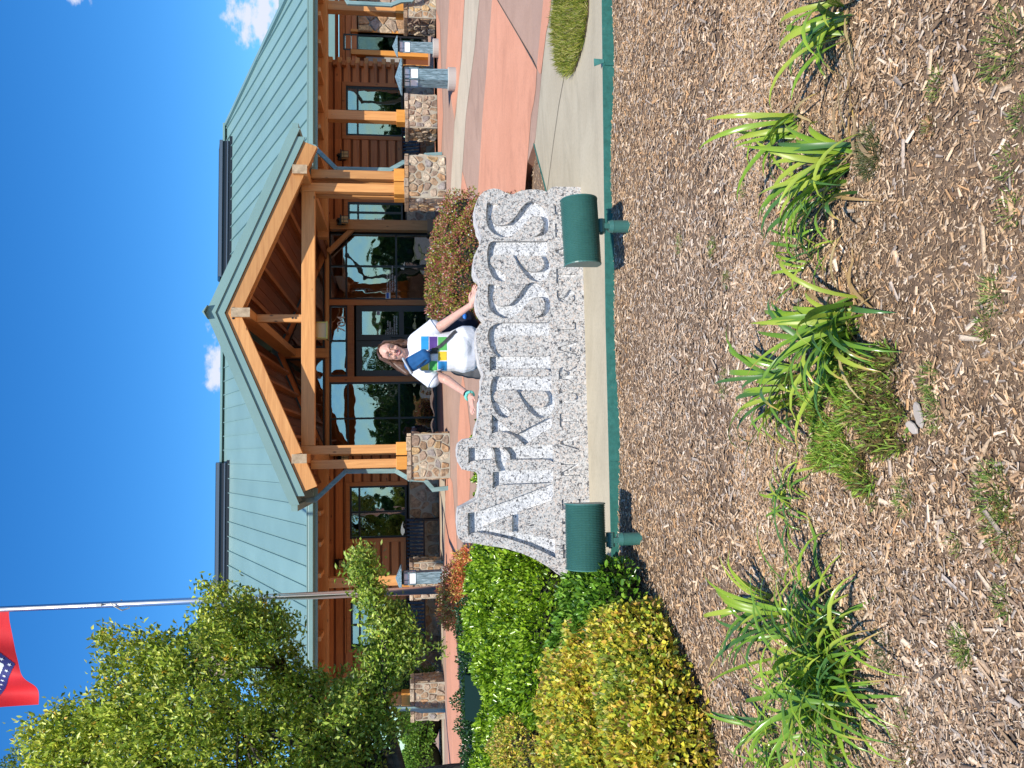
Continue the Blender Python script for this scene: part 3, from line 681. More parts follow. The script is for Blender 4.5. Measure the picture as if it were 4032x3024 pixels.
for k in range(2):
    mb = MB(); mb.box(sx0-.1, sx1+.1, BW-.02, BW+.15, zt0+.12+k*.18, zt0+.12+k*.18+.165); mb.build('wall_board', siding_m, bld, bevel=.006)
# doors
dx0, dx1 = jm[1][1]+.005, jm[0][0]-.005; dm = (dx0+dx1)/2; dz1 = ZW(1397)
charcoal = mat('charcoal_door', (.030, .029, .030), .4)
zmid = W(1581, 1345, BW).z; ztg = W(1426, 1345, BW).z
for a, b, hs in ((dx0, dm-.006, 1), (dm+.006, dx1, -1)):
    st = .16; f = MB(); f.box(a, a+st, BW-.03, BW+.03, FZ+.02, dz1-.04); f.box(b-st, b, BW-.03, BW+.03, FZ+.02, dz1-.04)
    for za, zb in ((FZ+.02, FZ+.24), (zmid-.07, zmid+.07), (ztg, dz1-.041)): f.box(a+st, b-st, BW-.029, BW+.029, za, zb)
    d_ = f.build('door', charcoal, bld, bevel=.004)
    for za, zb in ((FZ+.24, zmid-.07), (zmid+.07, ztg)):
        mb = MB(); mb.box(a+st, b-st, BW-.004, BW+.004, za, zb); mb.build('pane', glass, d_)
    hx = b-.08 if hs == 1 else a+.08
    mb = MB(); mb.tube([(hx, BW-.03, 1.5), (hx, BW-.09, 1.52), (hx, BW-.09, 1.82), (hx, BW-.03, 1.84)], .014, 8); mb.build('handle', dark_iron, d_)
white_v = mat('white_vinyl', (.8, .8, .8), .6)
text('house_number', '704', .30, (W(1355, 1308, BW).x, BW-.035, W(1358, 1300, BW).z), white_v, bld)
text('window_lettering', 'After Hours Use East\nEntrance for Restrooms\nThis Facility is Under 24 Hour\nVideo Surveillance', .066, (W(1530, 1142, BW).x-.05, BW-.035, W(1528, 1142, BW).z), white_v, bld, sx=.9)
text('door_lettering', 'Hours\n8:00 AM - 5:00 PM\nNON-SMOKING\nFACILITY\nNO SMOKING WITHIN\n25 FEET OF ENTRANCE', .056, (W(1530, 1325, BW).x+.05, BW-.035, W(1522, 1325, BW).z), white_v, bld, sx=.9)
for (x_, y_, w_, h_, c_) in ((1528, 1164, .17, .13, (.02, .12, .5)), (1490, 1232, .10, .10, (.12, .16, .25))):
    p = W(x_, y_, BW-.03); mb = MB(); mb.box(p.x-w_/2, p.x+w_/2, BW-.036, BW-.033, p.z-h_/2, p.z+h_/2); o = mb.build('window_sticker', mat('sticker_white', (.7, .72, .75), .5), bld)
    mb = MB(); mb.box(p.x-w_/2+.01, p.x+w_/2-.01, BW-.038, BW-.0365, p.z-h_*.18, p.z+h_*.34); mb.build('sticker_band', mat('sticker_blue_%d' % x_, c_, .5), o)
for y_, pos in ((795, 1),):
    p = W(1487, 868, BW-.03)
    for k, (h_, w_) in enumerate(((.05, .16), (.05, .2))):
        mb = MB(); mb.box(p.x-.12+.0, p.x-.10, BW-.038, BW-.035, p.z-.02, p.z+.02)
    for k in range(5):
        mb = MB(); mb.box(p.x-.06, p.x+.06, BW-.038, BW-.035, p.z+.05-k*.055, p.z+.075-k*.055); mb.build('window_sign_line', white_v, bld)
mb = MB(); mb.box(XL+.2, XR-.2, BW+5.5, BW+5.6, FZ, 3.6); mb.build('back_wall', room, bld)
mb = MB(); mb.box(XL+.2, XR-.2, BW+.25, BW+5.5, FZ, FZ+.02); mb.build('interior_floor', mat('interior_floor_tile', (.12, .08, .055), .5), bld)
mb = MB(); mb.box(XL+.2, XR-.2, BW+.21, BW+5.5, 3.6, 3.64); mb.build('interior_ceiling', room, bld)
wd_in = mat('inner_wood', (.35, .17, .07), .5)
for (xa, w_, z_) in ((xw(1560), .9, 2.7), (xw(1100), .7, 2.3), (xw(1010), 1.0, 1.9), (xw(1680), .7, 2.5)):     # inner doors and counters seen through the glass
    mb = MB(); mb.box(xa-w_/2, xa-w_/2+.1, BW+2.2, BW+2.3, FZ, z_); mb.box(xa+w_/2-.1, xa+w_/2, BW+2.2, BW+2.3, FZ, z_); mb.box(xa-w_/2+.1, xa+w_/2-.1, BW+2.2, BW+2.3, z_-.12, z_); mb.box(xa-w_/2+.1, xa+w_/2-.1, BW+2.2, BW+2.3, FZ+.9, FZ+1.02); mb.build('inner_screen', wd_in, bld)
# rear posts of the porch
for y_ in (899, 1771):
    x_ = xw(y_); mb = MB(); mb.box(x_-.14, x_+.14, BW-.36, BW-.08, FZ, 3.45); o = mb.build('rear_post', wood_z, bld, bevel=.008)
    mb = MB(); mb.box(x_-.17, x_+.17, BW-.39, BW-.05, FZ, FZ+.22); mb.build('post_shoe', mat('shoe_wood', (.33, .18, .09), .6), o)
    if x_ < 3: continue
    mb = MB(); mb.bar((x_-.0, BW-.22, 2.75), (x_-(.75 if x_ > 3 else -.75), BW-.22, 3.5), .12, .16, (0, 1, 0)); mb.build('knee_brace', wood_x, o)
# upper gable wall with dark triangular windows
zb = zt0+.49
for s_ in (1, -1):
    za = ZT-.1-.09*SL
    mb = MB(); poly = [(Xc+s_*.09, zb), (Xc+s_*3.1, zb), (Xc+s_*.09, za)]
    top = lambda a: ZT-.15-a*SL
    poly = [(Xc+s_*.0, 3.5), (Xc+s_*3.2, 3.5), (Xc+s_*3.2, top(3.2)), (Xc, top(0))]
    if s_ < 0: poly = poly[::-1]
    mb.prism(poly, 1, BW+.03, BW+.15); mb.build('gable_wall', siding_m, bld)
    hz_ = ZT-.36-3.62
    tri = [(Xc+s_*.14, 3.62), (Xc+s_*(.14+hz_/SL), 3.62), (Xc+s_*.14, 3.62+hz_)]
    inn = [(Xc+s_*.20, 3.67), (Xc+s_*(.0+hz_/SL), 3.67), (Xc+s_*.20, 3.62+hz_-.08)]
    for nm, pl, y0, y1, mm_ in (('gable_window', tri, BW-.03, BW+.02, black), ('pane', inn, BW-.045, BW-.035, glass)):
        q = pl if s_ > 0 else pl[::-1]; mb = MB(); mb.prism(q, 1, y0, y1)
        if nm == 'gable_window': gw = mb.build(nm, mm_, bld)
        else: mb.build(nm, mm_, gw)
mb = MB(); mb.box(Xc-.12, Xc+.12, BW-.12, BW+.02, 3.5, 4.5); mb.build('gable_post', wood_z, bld)
# ceiling lantern under the tie beam
p = W(1250, 1303, 16.6); brass = mat('brass', (.55, .34, .08), .35, .8); lglass = mat('lantern_glass', (.55, .42, .2), .3)
mb = MB(); mb.box(p.x-.16, p.x+.16, 16.5, 16.8, 3.03, 3.26); pl_ = mb.build('porch_lantern', lglass, bld)
mb = MB()
for x_ in (p.x-.17, p.x+.15): mb.box(x_, x_+.02, 16.48, 16.5, 3.02, 3.27)
mb.box(p.x-.18, p.x+.18, 16.47, 16.82, 3.0, 3.03); mb.build('lantern_frame', brass, pl_)
# wall lanterns
amber = mat('amber_glass', (.55, .40, .18), .4)
def wall_lantern(x, z, y):
    mb = MB(); mb.box(x-.1, x+.1, y-.04, y+.0, z-.0, z+.22); mb.bar((x, y-.02, z+.18), (x, y-.16, z+.22), .04, .04); mb.box(x-.12, x+.12, y-.29, y-.05, z+.10, z+.125)
    L = mb.build('wall_lantern', dark_iron, bld)
    mb = MB(); mb.box(x-.085, x+.085, y-.25, y-.08, z-.08, z+.1); mb.build('lamp_glass', amber, L)
    mb = MB()
    for a in (-.095, -.005, .085): mb.box(x+a, x+a+.01, y-.262, y-.252, z-.09, z+.1)
    for c in (-.09, .03, .09): mb.box(x-.095, x+.095, y-.264, y-.2535, z+c, z+c+.01)
    mb.build('lamp_cage', dark_iron, L)
wall_lantern(W(1358, 621, BW).x, W(1362, 621, BW).z, BW-.03); wall_lantern(xw(893)+.02, W(1365, 893, BW).z, BW-.36); wall_lantern(W(1360, 1802, BW).x, W(1362, 1802, BW).z, BW-.03); wall_lantern(W(1350, 2215, BW).x, W(1352, 2215, BW).z, BW-.03)
# downspouts
def spout(pts, w=.095, d=.075, m=teal_old):
    mb = MB(); pts = [Vector(p) for p in pts]
    for i, (a, b) in enumerate(zip(pts, pts[1:])):
        dd = (b-a).normalized(); mb.bar(a-dd*w*.35, b+dd*w*.35, w-.001*i, d-.001*i, (0, 1, 0))
    mb.build('downspout', m, bld, bevel=.008)
b_ = lambda x, y, Y: W(1150+x/3.403, 1650+y/3.403, Y)
spout([b_(155, 1085, 16.9), b_(310, 1082, 16.9), b_(720, 700, 16.5), b_(1390, 695, 16.5), b_(1575, 803, 16.3), b_(1780, 815, 16.3), b_(1895, 945, 16.3), b_(2080, 925, 16.3)])
a_ = lambda x, y, Y: W(1150+x/4.022, 600+y/4.022, Y)
spout([W(1222, 575, 17.2), W(1238, 580, 17.2), a_(700, 265, 16.75), a_(1550, 282, 16.75), a_(1760, 165, 16.75), a_(1980, 160, 16.75), W(1677, 612, 16.75), W(1735, 608, 16.75)])
spout([W(1330, -60, 19.2), W(1372, 12, 19.2), W(1540, 20, 19.2), W(1578, 5, 19.2), W(1620, 2, 19.2), W(1660, -30, 19.2), W(1705, -30, 19.2)])
spout([W(1290, 2788, 19.2), W(1630, 2790, 19.2), W(1660, 2798, 19.2), W(1756, 2796, 19.2)])
# log corner ends
for xe, s_ in ((XR, 1), (XL, -1)):
    z = 1.43; k = 0
    while z < 3.5:
        mb = MB(); mb.box(min(xe, xe+s_*.17), max(xe, xe+s_*.17), BW-.03, BW+.17, z, z+.12); mb.build('log_end', wood_y, bld, bevel=.012)
        mb = MB(); mb.box(min(xe-s_*.13, xe+s_*.02), max(xe-s_*.13, xe+s_*.02), BW-.16, BW-.02, z+.122, z+.24); mb.build('log_end', trim_z, bld, bevel=.012); z += .245
# set-back wing on the right
SY = 26.5; xs = lambda y, v=1500: W(v, y, SY).x
mb = MB(); mb.add([(10.2, 25.2, 3.93), (22, 25.2, 3.93), (22, 31, 6.3), (10.2, 31, 6.3), (10.2, 25.2, 3.87), (22, 25.2, 3.87), (22, 31, 6.24), (10.2, 31, 6.24)], [(0, 1, 2, 3), (7, 6, 5, 4), (0, 4, 5, 1), (1, 5, 6, 2), (2, 6, 7, 3), (3, 7, 4, 0)]); mb.build('wing_roof', teal, bld)
mb = MB(); mb.box(10.2, 22, 25.21, 25.3, 3.62, 3.86); mb.build('fascia', teal, bld)
mb = MB(); mb.box(10.3, 22, 25.3, SY+.1, 3.62, 3.66); mb.build('eave_soffit', soffit_m, bld)
mb = MB(); mb.box(xs(270), 22, SY+.1, SY+.25, FZ-.05, 3.6); rw = mb.build('wing_wall', mat_wall_back, bld)
stones(rw, (xs(136), SY-.1, FZ), (1, 0, 0), (0, 0, 1), (0, -1, 0), 3.2, 2.35, 60, .06, .012, seed=77)
mb = MB(); mb.box(xs(136), xs(136)+3.2, SY-.1, SY+.1, FZ, 2.95); mb.build('stone_panel', mortar, bld)
window(xs(204), xs(140), FZ+.02, W(1352, 170, SY).z, 1, [W(1408, 170, SY).z, W(1577, 170, SY).z], ybase=SY, trim=False, blinds=False)
for y0_, y1_ in ((224, 205), (136, 126), (262, 256)):
    mb = MB(); mb.box(xs(y0_), xs(y1_), SY-.12, SY+.1, FZ, 3.2); mb.build('wing_post', cap_wood, bld, bevel=.006)
mb = MB(); mb.box(xs(252), xs(226), SY-.02, SY+.05, 1.5, 2.7); mb.build('grey_panel', mat('grey_panel_paint', (.3, .29, .26), .6), bld)
for k in range(3):
    mb = MB(); mb.box(xs(270), 22, SY-.02+.0, SY+.09, 3.0+k*.2, 3.18+k*.2); mb.build('siding_board', siding_m, bld, bevel=.005)
mb = MB(); mb.box(XR-.2, XR, BW+.21, SY+.1, FZ, 3.6); mb.build('side_wall', siding_m, bld)
mb = MB(); mb.box(XL, XL+.2, BW+.21, 36, FZ, 3.6); mb.build('side_wall', siding_m, bld)

# ================================================================== benches
def bench(xc, yc, label, n_sl=15, w=1.45):
    t = thing('bench', (xc, yc, FZ), label, 'bench', 'black slatted benches against the wall')
    for k in range(n_sl):
        x = xc-w/2+.04+(w-.08)*k/(n_sl-1)
        mb = MB(); mb.bar((x, yc+.18, FZ+.42), (x, yc+.30, FZ+.86), .05, .012, (0, 1, 0)); mb.build('back_slat', dark_iron, t)
        mb = MB(); mb.box(x-.028, x+.028, yc-.26, yc+.17, FZ+.415, FZ+.428); mb.build('seat_slat', dark_iron, t)
    mb = MB(); mb.tube([(xc-w/2, yc+.30, FZ+.87), (xc+w/2, yc+.30, FZ+.87)], .018, 8); mb.build('top_rail', dark_iron, t)
    mb = MB(); mb.tube([(xc-w/2, yc-.27, FZ+.41), (xc+w/2, yc-.27, FZ+.41)], .016, 8); mb.tube([(xc-w/2, yc+.18, FZ+.40), (xc+w/2, yc+.18, FZ+.40)], .016, 8); mb.build('seat_rail', dark_iron, t)
    for s_ in (-1, 1):
        x = xc+s_*w/2; mb = MB(); mb.tube([(x, yc-.27, FZ), (x, yc-.27, FZ+.63), (x, yc-.15, FZ+.66), (x, yc+.22, FZ+.66)], .018, 8); mb.build('arm', dark_iron, t)
        mb = MB(); mb.tube([(x, yc+.30, FZ), (x, yc+.18, FZ+.42), (x, yc+.30, FZ+.87)], .018, 8); mb.build('leg', dark_iron, t)
bench(W(1620, 2155, 21.6).x, 21.55, 'black slatted metal bench under the left window beside the flagpole')
bench(W(1620, 588, 21.6).x, 21.55, 'black slatted metal bench behind the right porch downspout')
bench(W(1620, 2440, 21.6).x, 21.55, 'black slatted metal bench half hidden behind the tree branches')

# ================================================================== bollard lights
milk = mat('milk_glass', (.85, .85, .88), .3)
def bollard(px, py, label, hgt, rot):
    p = RP(px, py); z = p.z; t = thing('bollard_light', (p.x, p.y, z), label, 'bollard light', 'patinated bollard lights along the plaza'); t.rotation_euler = (0, 0, rot)
    def B(mb, name, m, par, **k):                   # local coordinates
        me = mb.mesh(name); o = link(name, me, m, par)
        if 'bevel' in k: b = o.modifiers.new('bevel', 'BEVEL'); b.width = k['bevel']; b.segments = 2
        return o
    w = .125; mb = MB(); mb.tube([(0, 0, -.05), (0, 0, .125), (0, 0, .14)], [.21, .21, .195], 24); B(mb, 'concrete_base', mat('base_concrete', (.42, .39, .35), .9), t)
    hb = hgt*.62; mb = MB(); a, b = w, w*.92
    mb.add([(-a, -a, .14), (a, -a, .14), (a, a, .14), (-a, a, .14), (-b, -b, hb), (b, -b, hb), (b, b, hb), (-b, b, hb)], [(0, 3, 2, 1), (4, 5, 6, 7), (0, 1, 5, 4), (1, 2, 6, 5), (2, 3, 7, 6), (3, 0, 4, 7)]); B(mb, 'shaft', patina, t, bevel=.004)
    h1 = hgt*.86; mb = MB(); mb.box(-w*.86, w*.86, -w*.86, w*.86, hb+.001, h1); B(mb, 'lamp_glass', milk, t)
    mb = MB()
    for zz_ in (hb, hb+(h1-hb)*.58, h1-.012):
        mb.box(-w*.97, w*.97, -w*.97, w*.97, zz_, zz_+.014)
    for sx in (-1, 1):
        for sy in (-1, 1): mb.box(sx*w*.93-.012, sx*w*.93+.012, sy*w*.93-.012, sy*w*.93+.012, hb, h1)
    for sx in (-.25,):
        mb.box(w*sx-.005, w*sx+.005, -w*.96, w*.96, hb+(h1-hb)*.58, h1); mb.box(-w*.96, w*.96, w*sx-.005, w*sx+.005, hb+(h1-hb)*.58, h1)
    B(mb, 'lamp_frame', patina, t)
    mb = MB(); mb.box(-w*.9, w*.9, -w*.9, w*.9, h1, h1+.06); B(mb, 'neck', dark_iron, t)
    mb = MB(); c = .23; zc = h1+.06; mb.add([(-c, -c, zc), (c, -c, zc), (c, c, zc), (-c, c, zc), (0, 0, hgt+.02), (-c, -c, zc-.02), (c, -c, zc-.02), (c, c, zc-.02), (-c, c, zc-.02)],
        [(0, 1, 4), (1, 2, 4), (2, 3, 4), (3, 0, 4), (5, 8, 7, 6), (0, 5, 6, 1), (1, 6, 7, 2), (2, 7, 8, 3), (3, 8, 5, 0)]); B(mb, 'roof_cap', patina, t)
bollard(1792, 312, 'nearer of the two square bollard lights right of the porch', 1.09, math.radians(12))
bollard(1727, 190, 'farther of the two square bollard lights, by the right edge', 1.06, math.radians(-28))
bollard(1766, 2268, 'square bollard light beside the silver flagpole', 1.06, math.radians(-3))

# ================================================================== flagpole and flag
d_ = ray(1800, 2319); t_ = 13.3/d_.y; fp = CAM+d_*t_; fp.z = plaza_z(fp.y)
t = thing('flagpole', fp, 'tall silver flagpole rising in front of the left roof', 'flagpole')
mb = MB(); mb.tube([fp, fp+Vector((-.01, 0, 3.5)), fp+Vector((-.02, 0, 11))], [.067, .056, .032], 20); mb.build('pole', alu, t, smooth=True)
mb = MB(); mb.tube([fp, fp+Vector((0, 0, .05))], [.13, .09], 20); mb.build('pole_collar', alu, t)
mb = MB(); mb.tube([fp+Vector((0, 0, 11)), fp+Vector((0, 0, 11.02))], .05, 12); mb.ell(fp+Vector((0, 0, 11.1)), (.08, .08, .08)); mb.build('finial', alu, t, smooth=True)
pz = lambda x: W(x, 2395, 13.3).z
rope = mat('white_rope', (.6, .58, .52), .8)
mb = MB(); hz = pz(440); xx = fp.x-.03
mb.tube([(xx+.04, 13.3-.07, pz(-400)), (xx+.045, 13.3-.075, hz+.1), (xx+.04, 13.3-.075, 1.9)], .005, 6)
mb.tube([(xx+.05, 13.23, hz), (xx+.0, 13.22, hz-.07), (xx-.08, 13.3, hz-.15), (xx-.06, 13.36, hz-.24), (xx-.01, 13.38, hz-.2), (xx+.07, 13.33, hz-.12)], .011, 8)
mb.box(xx+.01, xx+.05, 13.20, 13.24, hz+.12, hz+.2); mb.build('halyard', rope, t)
# flag surface
FX = fp.x-.055; HZ0 = W(38, 2410, 13.3).z; HH = 1.22; FL = 1.83
def fs(s, tt):   # s 0 hoist .. 1 fly ; tt 0 bottom .. 1 top
    x = FX-FL*s*.80-.05*math.sin(s*5.); z = HZ0+HH*tt-.30*s-.14*s*s+.05*math.sin(s*6.5+tt*2)
    y = 13.3-.02+.13*math.sin(s*8+tt*2.4)*min(1, s*3)+.06*math.sin(s*17-tt*3)*s
    return Vector((x, y, z))
def cloth(name, m, test, off, par, ns=72, nt_=54):
    mb = MB(); idx = {}
    def vid(i, j):
        if (i, j) not in idx:
            s_, t2 = i/ns, j/nt_; p = fs(s_, t2); e = 1e-3
            n_ = (fs(s_+e, t2)-p).cross(fs(s_, t2+e)-p).normalized()
            if n_.y > 0: n_ = -n_
            idx[(i, j)] = len(mb.v); mb.v.append(tuple(p+n_*off))
        return idx[(i, j)]
    for i in range(ns):
        for j in range(nt_):
            if test((i+.5)/ns, (j+.5)/nt_): mb.f.append((vid(i, j), vid(i+1, j), vid(i+1, j+1), vid(i, j+1)))
    return mb.build(name, m, par, smooth=True)
fcl = lambda n_, c: mat(n_, c, .75, build=lambda nt, b: bump(nt, b, noise(nt, coord(nt), 5, 4), .25, .02))
fred = fcl('flag_red', (.62, .012, .02)); fblue = fcl('flag_blue', (.02, .025, .16)); fwhite = fcl('flag_white', (.75, .77, .8))
ft = thing('flag', (FX, 13.3, HZ0), 'red flag with a blue bordered white diamond and stars, flying from the pole', 'flag')
cloth('field', fred, lambda s, t2: True, 0, ft)
dia = lambda s, t2: abs(s-.5)/.47+abs(t2-.5)/.46
cloth('diamond_border', fblue, lambda s, t2: dia(s, t2) < 1, .004, ft, 144, 108)
cloth('diamond_centre', fwhite, lambda s, t2: dia(s, t2) < .72, .008, ft, 144, 108)
def star(sc, tc_, r, off, m, nm='star'):
    mb = MB(); V = []
    for k in range(10):
        a = math.pi/2+k*math.pi/5; q = r if k % 2 == 0 else r*.4; V.append(fs(sc+q*math.cos(a)/FL, tc_+q*math.sin(a)/HH)+Vector((0, -off, 0)))
    c = fs(sc, tc_)+Vector((0, -off, 0)); mb.add([c]+V, [(0, k+1, (k+1) % 10+1) for k in range(10)]); mb.build(nm, m, ft)
for k in range(25):
    a = k/25*4; e = int(a); f_ = a-e; pt = [((0, -1), (1, 0)), ((1, 0), (0, 1)), ((0, 1), (-1, 0)), ((-1, 0), (0, -1))][e]
    x_, y_ = pt[0][0]*(1-f_)+pt[1][0]*f_, pt[0][1]*(1-f_)+pt[1][1]*f_; star(.5+x_*.47*.86, .5+y_*.46*.86, .036, .014, fwhite)
for x_, y_ in ((.5, .68), (.42, .38), (.58, .38), (.5, .30)): star(x_, y_, .05, .018, fblue)

# ================================================================== granite sign
SFY = 6.11
sg = thing('granite_sign', (.85, SFY+.12, 0), 'speckled granite slab sign carved ARKANSAS THE NATURAL STATE with scalloped top', 'sign')
P5 = lambda L: [(1800+a/3.16, 650+b/3.16) for a, b in L]
P6 = lambda L: [(1800+a/3.16, 1150+b/3.16) for a, b in L]
P7 = lambda L: [(1800+a/2.553, 1650+b/2.553) for a, b in L]
def SW(L, Y=SFY): return [(lambda p: (p.x, p.z))(W(a, b, Y)) for a, b in L]
sil = P5([(1550, 272), (1190, 268), (1150, 300), (1110, 330), (1060, 313), (990, 303), (900, 303), (830, 313), (770, 325), (700, 362), (655, 360), (610, 345), (570, 322), (520, 300), (460, 290), (400, 300), (330, 330), (275, 385), (248, 430), (232, 500), (222, 570), (228, 650), (245, 720), (268, 790), (292, 850), (300, 900), (290, 960), (262, 1020), (235, 1090), (215, 1150), (208, 1230), (215, 1300), (240, 1370), (282, 1425), (270, 1500), (250, 1560)]) \
    + P6([(243, 0), (240, 90), (245, 180), (262, 230), (300, 290), (350, 345), (320, 375), (280, 400), (250, 450), (238, 520), (240, 620), (248, 700), (262, 800), (280, 880), (305, 960), (335, 1020), (315, 1070), (300, 1160), (290, 1280), (275, 1420), (265, 1560)]) \
    + P7([(207, 20), (190, 90), (183, 180), (120, 198), (60, 208), (18, 240), (3, 300), (3, 370), (22, 430), (60, 505), (110, 520), (200, 525), (222, 560), (224, 640), (218, 740), (205, 800), (150, 835), (70, 870), (15, 905), (2, 960), (2, 1060), (12, 1170), (28, 1210), (60, 1238), (180, 1250), (300, 1272), (420, 1288), (520, 1310), (620, 1342), (720, 1378), (800, 1420), (880, 1465), (960, 1515), (1020, 1565), (1062, 1588), (1230, 1588)])
silw = SW(sil); zbl = silw[-1]; silw = [(x, max(z, .0)) for x, z in silw]
silw[0] = (silw[0][0], 0.0); silw += [(silw[-1][0], 0.0)]
S1 = [(370, 475), (522, 480), (500, 500), (465, 520), (440, 560), (430, 600), (430, 650), (450, 700), (490, 735), (550, 745), (620, 738), (680, 690), (740, 620), (790, 540), (850, 475), (890, 455), (930, 448), (980, 455), (1040, 485), (1095, 545), (1130, 610), (1148, 690), (1146, 780), (1115, 845), (1050, 883), (940, 895), (1000, 872), (1045, 830), (1068, 780), (1072, 710), (1045, 648), (980, 628), (910, 652), (860, 710), (800, 780), (740, 838), (680, 878), (620, 897), (560, 897), (490, 870), (430, 835), (392, 790), (370, 730), (360, 650), (362, 560)]
A1 = [(1130, 925), (1115, 938), (1090, 945), (450, 945), (412, 960), (388, 1000), (375, 1060), (372, 1120), (376, 1200), (388, 1270), (408, 1330), (440, 1390), (490, 1430), (550, 1450), (590, 1445), (607, 1415), (605, 1370), (585, 1335), (545, 1302), (500, 1285), (455, 1260), (425, 1230), (413, 1190), (420, 1150), (445, 1125), (500, 1115), (690, 1118), (715, 1160), (750, 1220), (790, 1290), (845, 1365), (900, 1420), (985, 1453), (1060, 1440), (1115, 1405), (1150, 1345), (1163, 1280), (1155, 1210), (1130, 1150), (1110, 1118), (1130, 1112)]
A1h = [(745, 1128), (780, 1195), (850, 1280), (900, 1315), (950, 1325), (1010, 1322), (1060, 1290), (1083, 1240), (1078, 1190), (1055, 1150), (1030, 1130)]
NL = [(1150, 355), (1135, 368), (1110, 375), (560, 380), (480, 395), (420, 430), (392, 470), (380, 530), (382, 590), (392, 640), (418, 700), (455, 760), (500, 792), (500, 802), (405, 803), (405, 1000), (430, 975), (455, 964), (500, 958), (1090, 955), (1140, 970), (1172, 992), (1168, 768), (1145, 785), (1120, 793), (562, 797), (515, 750), (492, 690), (480, 620), (485, 585), (500, 565), (530, 548), (580, 540), (1150, 545)]
tr = lambda L, dx, dy, sx=1., sy=1., ox=0, oy=0: [((a-ox)*sx+ox+dx, (b-oy)*sy+oy+dy) for a, b in L]
letters = [(P5(S1), []), (P5(A1), [P5(A1h)]), (P5(tr(S1, 18, 1007)), []), (P6(NL), []),
    (P6([(a*1.02+32, (b-945)*1.03+1045) for a, b in A1]), [P6([(a*1.02+32, (b-945)*1.03+1045) for a, b in A1h])]),
    (P7([(347, -50), (420, 12), (500, 82), (560, 130), (600, 150), (700, 92), (800, 45), (889, -3), (960, -18), (960, 80), (900, 117), (800, 180), (720, 235), (682, 264), (650, 236), (610, 198), (560, 163), (500, 138), (430, 126), (385, 132), (347, 148)]), []),
    (P7([(113, 290), (113, 450), (135, 430), (160, 420), (190, 417), (335, 412), (352, 385), (356, 340), (340, 292)]), []),
    (P7([(462, 283), (520, 281), (600, 277), (650, 270), (900, 262), (965, 260), (972, 440), (940, 418), (880, 406), (535, 408), (530, 360), (500, 318)]), []),
    (P7([(357, 532), (357, 700), (385, 682), (410, 670), (440, 664), (650, 656), (900, 645), (940, 640), (940, 640), (972, 630), (972, 474), (960, 492), (940, 508), (520, 516), (486, 512), (488, 470), (508, 410), (500, 345), (470, 310), (430, 291), (352, 282), (376, 340), (378, 420), (400, 480), (430, 528)]), []),
    (P7([(108, 943), (187, 935), (560, 800), (938, 655), (975, 650), (975, 815), (640, 930), (625, 938), (625, 1147), (700, 1160), (850, 1185), (990, 1215), (992, 1400), (850, 1330), (700, 1265), (500, 1200), (300, 1155), (190, 1138), (150, 1148), (112, 1172)]), [P7([(258, 1080), (553, 972), (553, 1143), (400, 1110)])])]
GL = {'T': ([(0, 1), (1, 1), (1, .80), (.93, .9), (.6, .9), (.6, .05), (.7, 0), (.3, 0), (.4, .05), (.4, .9), (.07, .9), (0, .8)], []),
 'H': ([(0, 1), (.3, 1), (.25, .95), (.25, .54), (.75, .54), (.75, .95), (.7, 1), (1, 1), (.95, .95), (.95, .05), (1, 0), (.7, 0), (.75, .05), (.75, .45), (.25, .45), (.25, .05), (.3, 0), (0, 0), (.05, .05), (.05, .95)], []),
 'E': ([(0, 1), (.95, 1), (.95, .82), (.88, .9), (.38, .9), (.38, .55), (.75, .55), (.75, .46), (.38, .46), (.38, .1), (.9, .1), (1, .2), (1, 0), (0, 0), (.1, .05), (.1, .95)], []),
 'N': ([(0, 1), (.28, 1), (.82, .28), (.82, .95), (.76, 1), (1, 1), (.93, .95), (.93, 0), (.85, 0), (.2, .82), (.2, .05), (.27, 0), (0, 0), (.09, .05), (.09, .95)], []),
 'A': ([(.42, 1), (.6, 1), (.93, .05), (1, 0), (.66, 0), (.72, .05), (.64, .28), (.3, .28), (.21, .05), (.3, 0), (0, 0), (.1, .05)], [[(.34, .38), (.61, .38), (.48, .8)]]),
 'U': ([(0, 1), (.36, 1), (.28, .95), (.28, .3), (.36, .14), (.52, .09), (.7, .15), (.78, .3), (.78, .95), (.7, 1), (1, 1), (.92, .95), (.92, .27), (.8, .07), (.5, -.02), (.2, .06), (.1, .27), (.1, .95)], []),
 'R': ([(0, 1), (.6, 1), (.82, .93), (.9, .76), (.82, .6), (.62, .5), (1, 0), (.75, 0), (.42, .45), (.34, .45), (.34, .05), (.42, 0), (0, 0), (.1, .05), (.1, .95)], [[(.34, .91), (.55, .91), (.66, .76), (.55, .56), (.34, .55)]]),
 'L': ([(0, 1), (.4, 1), (.32, .95), (.32, .1), (.85, .1), (1, .25), (1, 0), (0, 0), (.1, .05), (.1, .95)], []),
 'S': ([(1-(b-475)/422, 1-(a-360)/790) for a, b in S1], [])}
def glyph(ch, y_l, y_r):
    def q(p):
        y = y_l+(y_r-y_l)*p[0]; vb = 2267+(y-1160)*.0245; return (vb-75*p[1], y)
    o_, h_ = GL[ch]; return ([q(p) for p in o_], [[q(p) for p in h] for h in h_])
for ch_, yl, yr in (('E', 848, 806), ('T', 935, 880), ('A', 1020, 962), ('T', 1113, 1058), ('S', 1189, 1143), ('L', 1309, 1268), ('A', 1404, 1342), ('R', 1499, 1438), ('U', 1594, 1535), ('T', 1681, 1628), ('A', 1778, 1710), ('N', 1878, 1820), ('E', 2011, 1964), ('H', 2107, 2050), ('T', 2199, 2143)):
    letters.append(glyph(ch_, yl, yr))
CD = .044
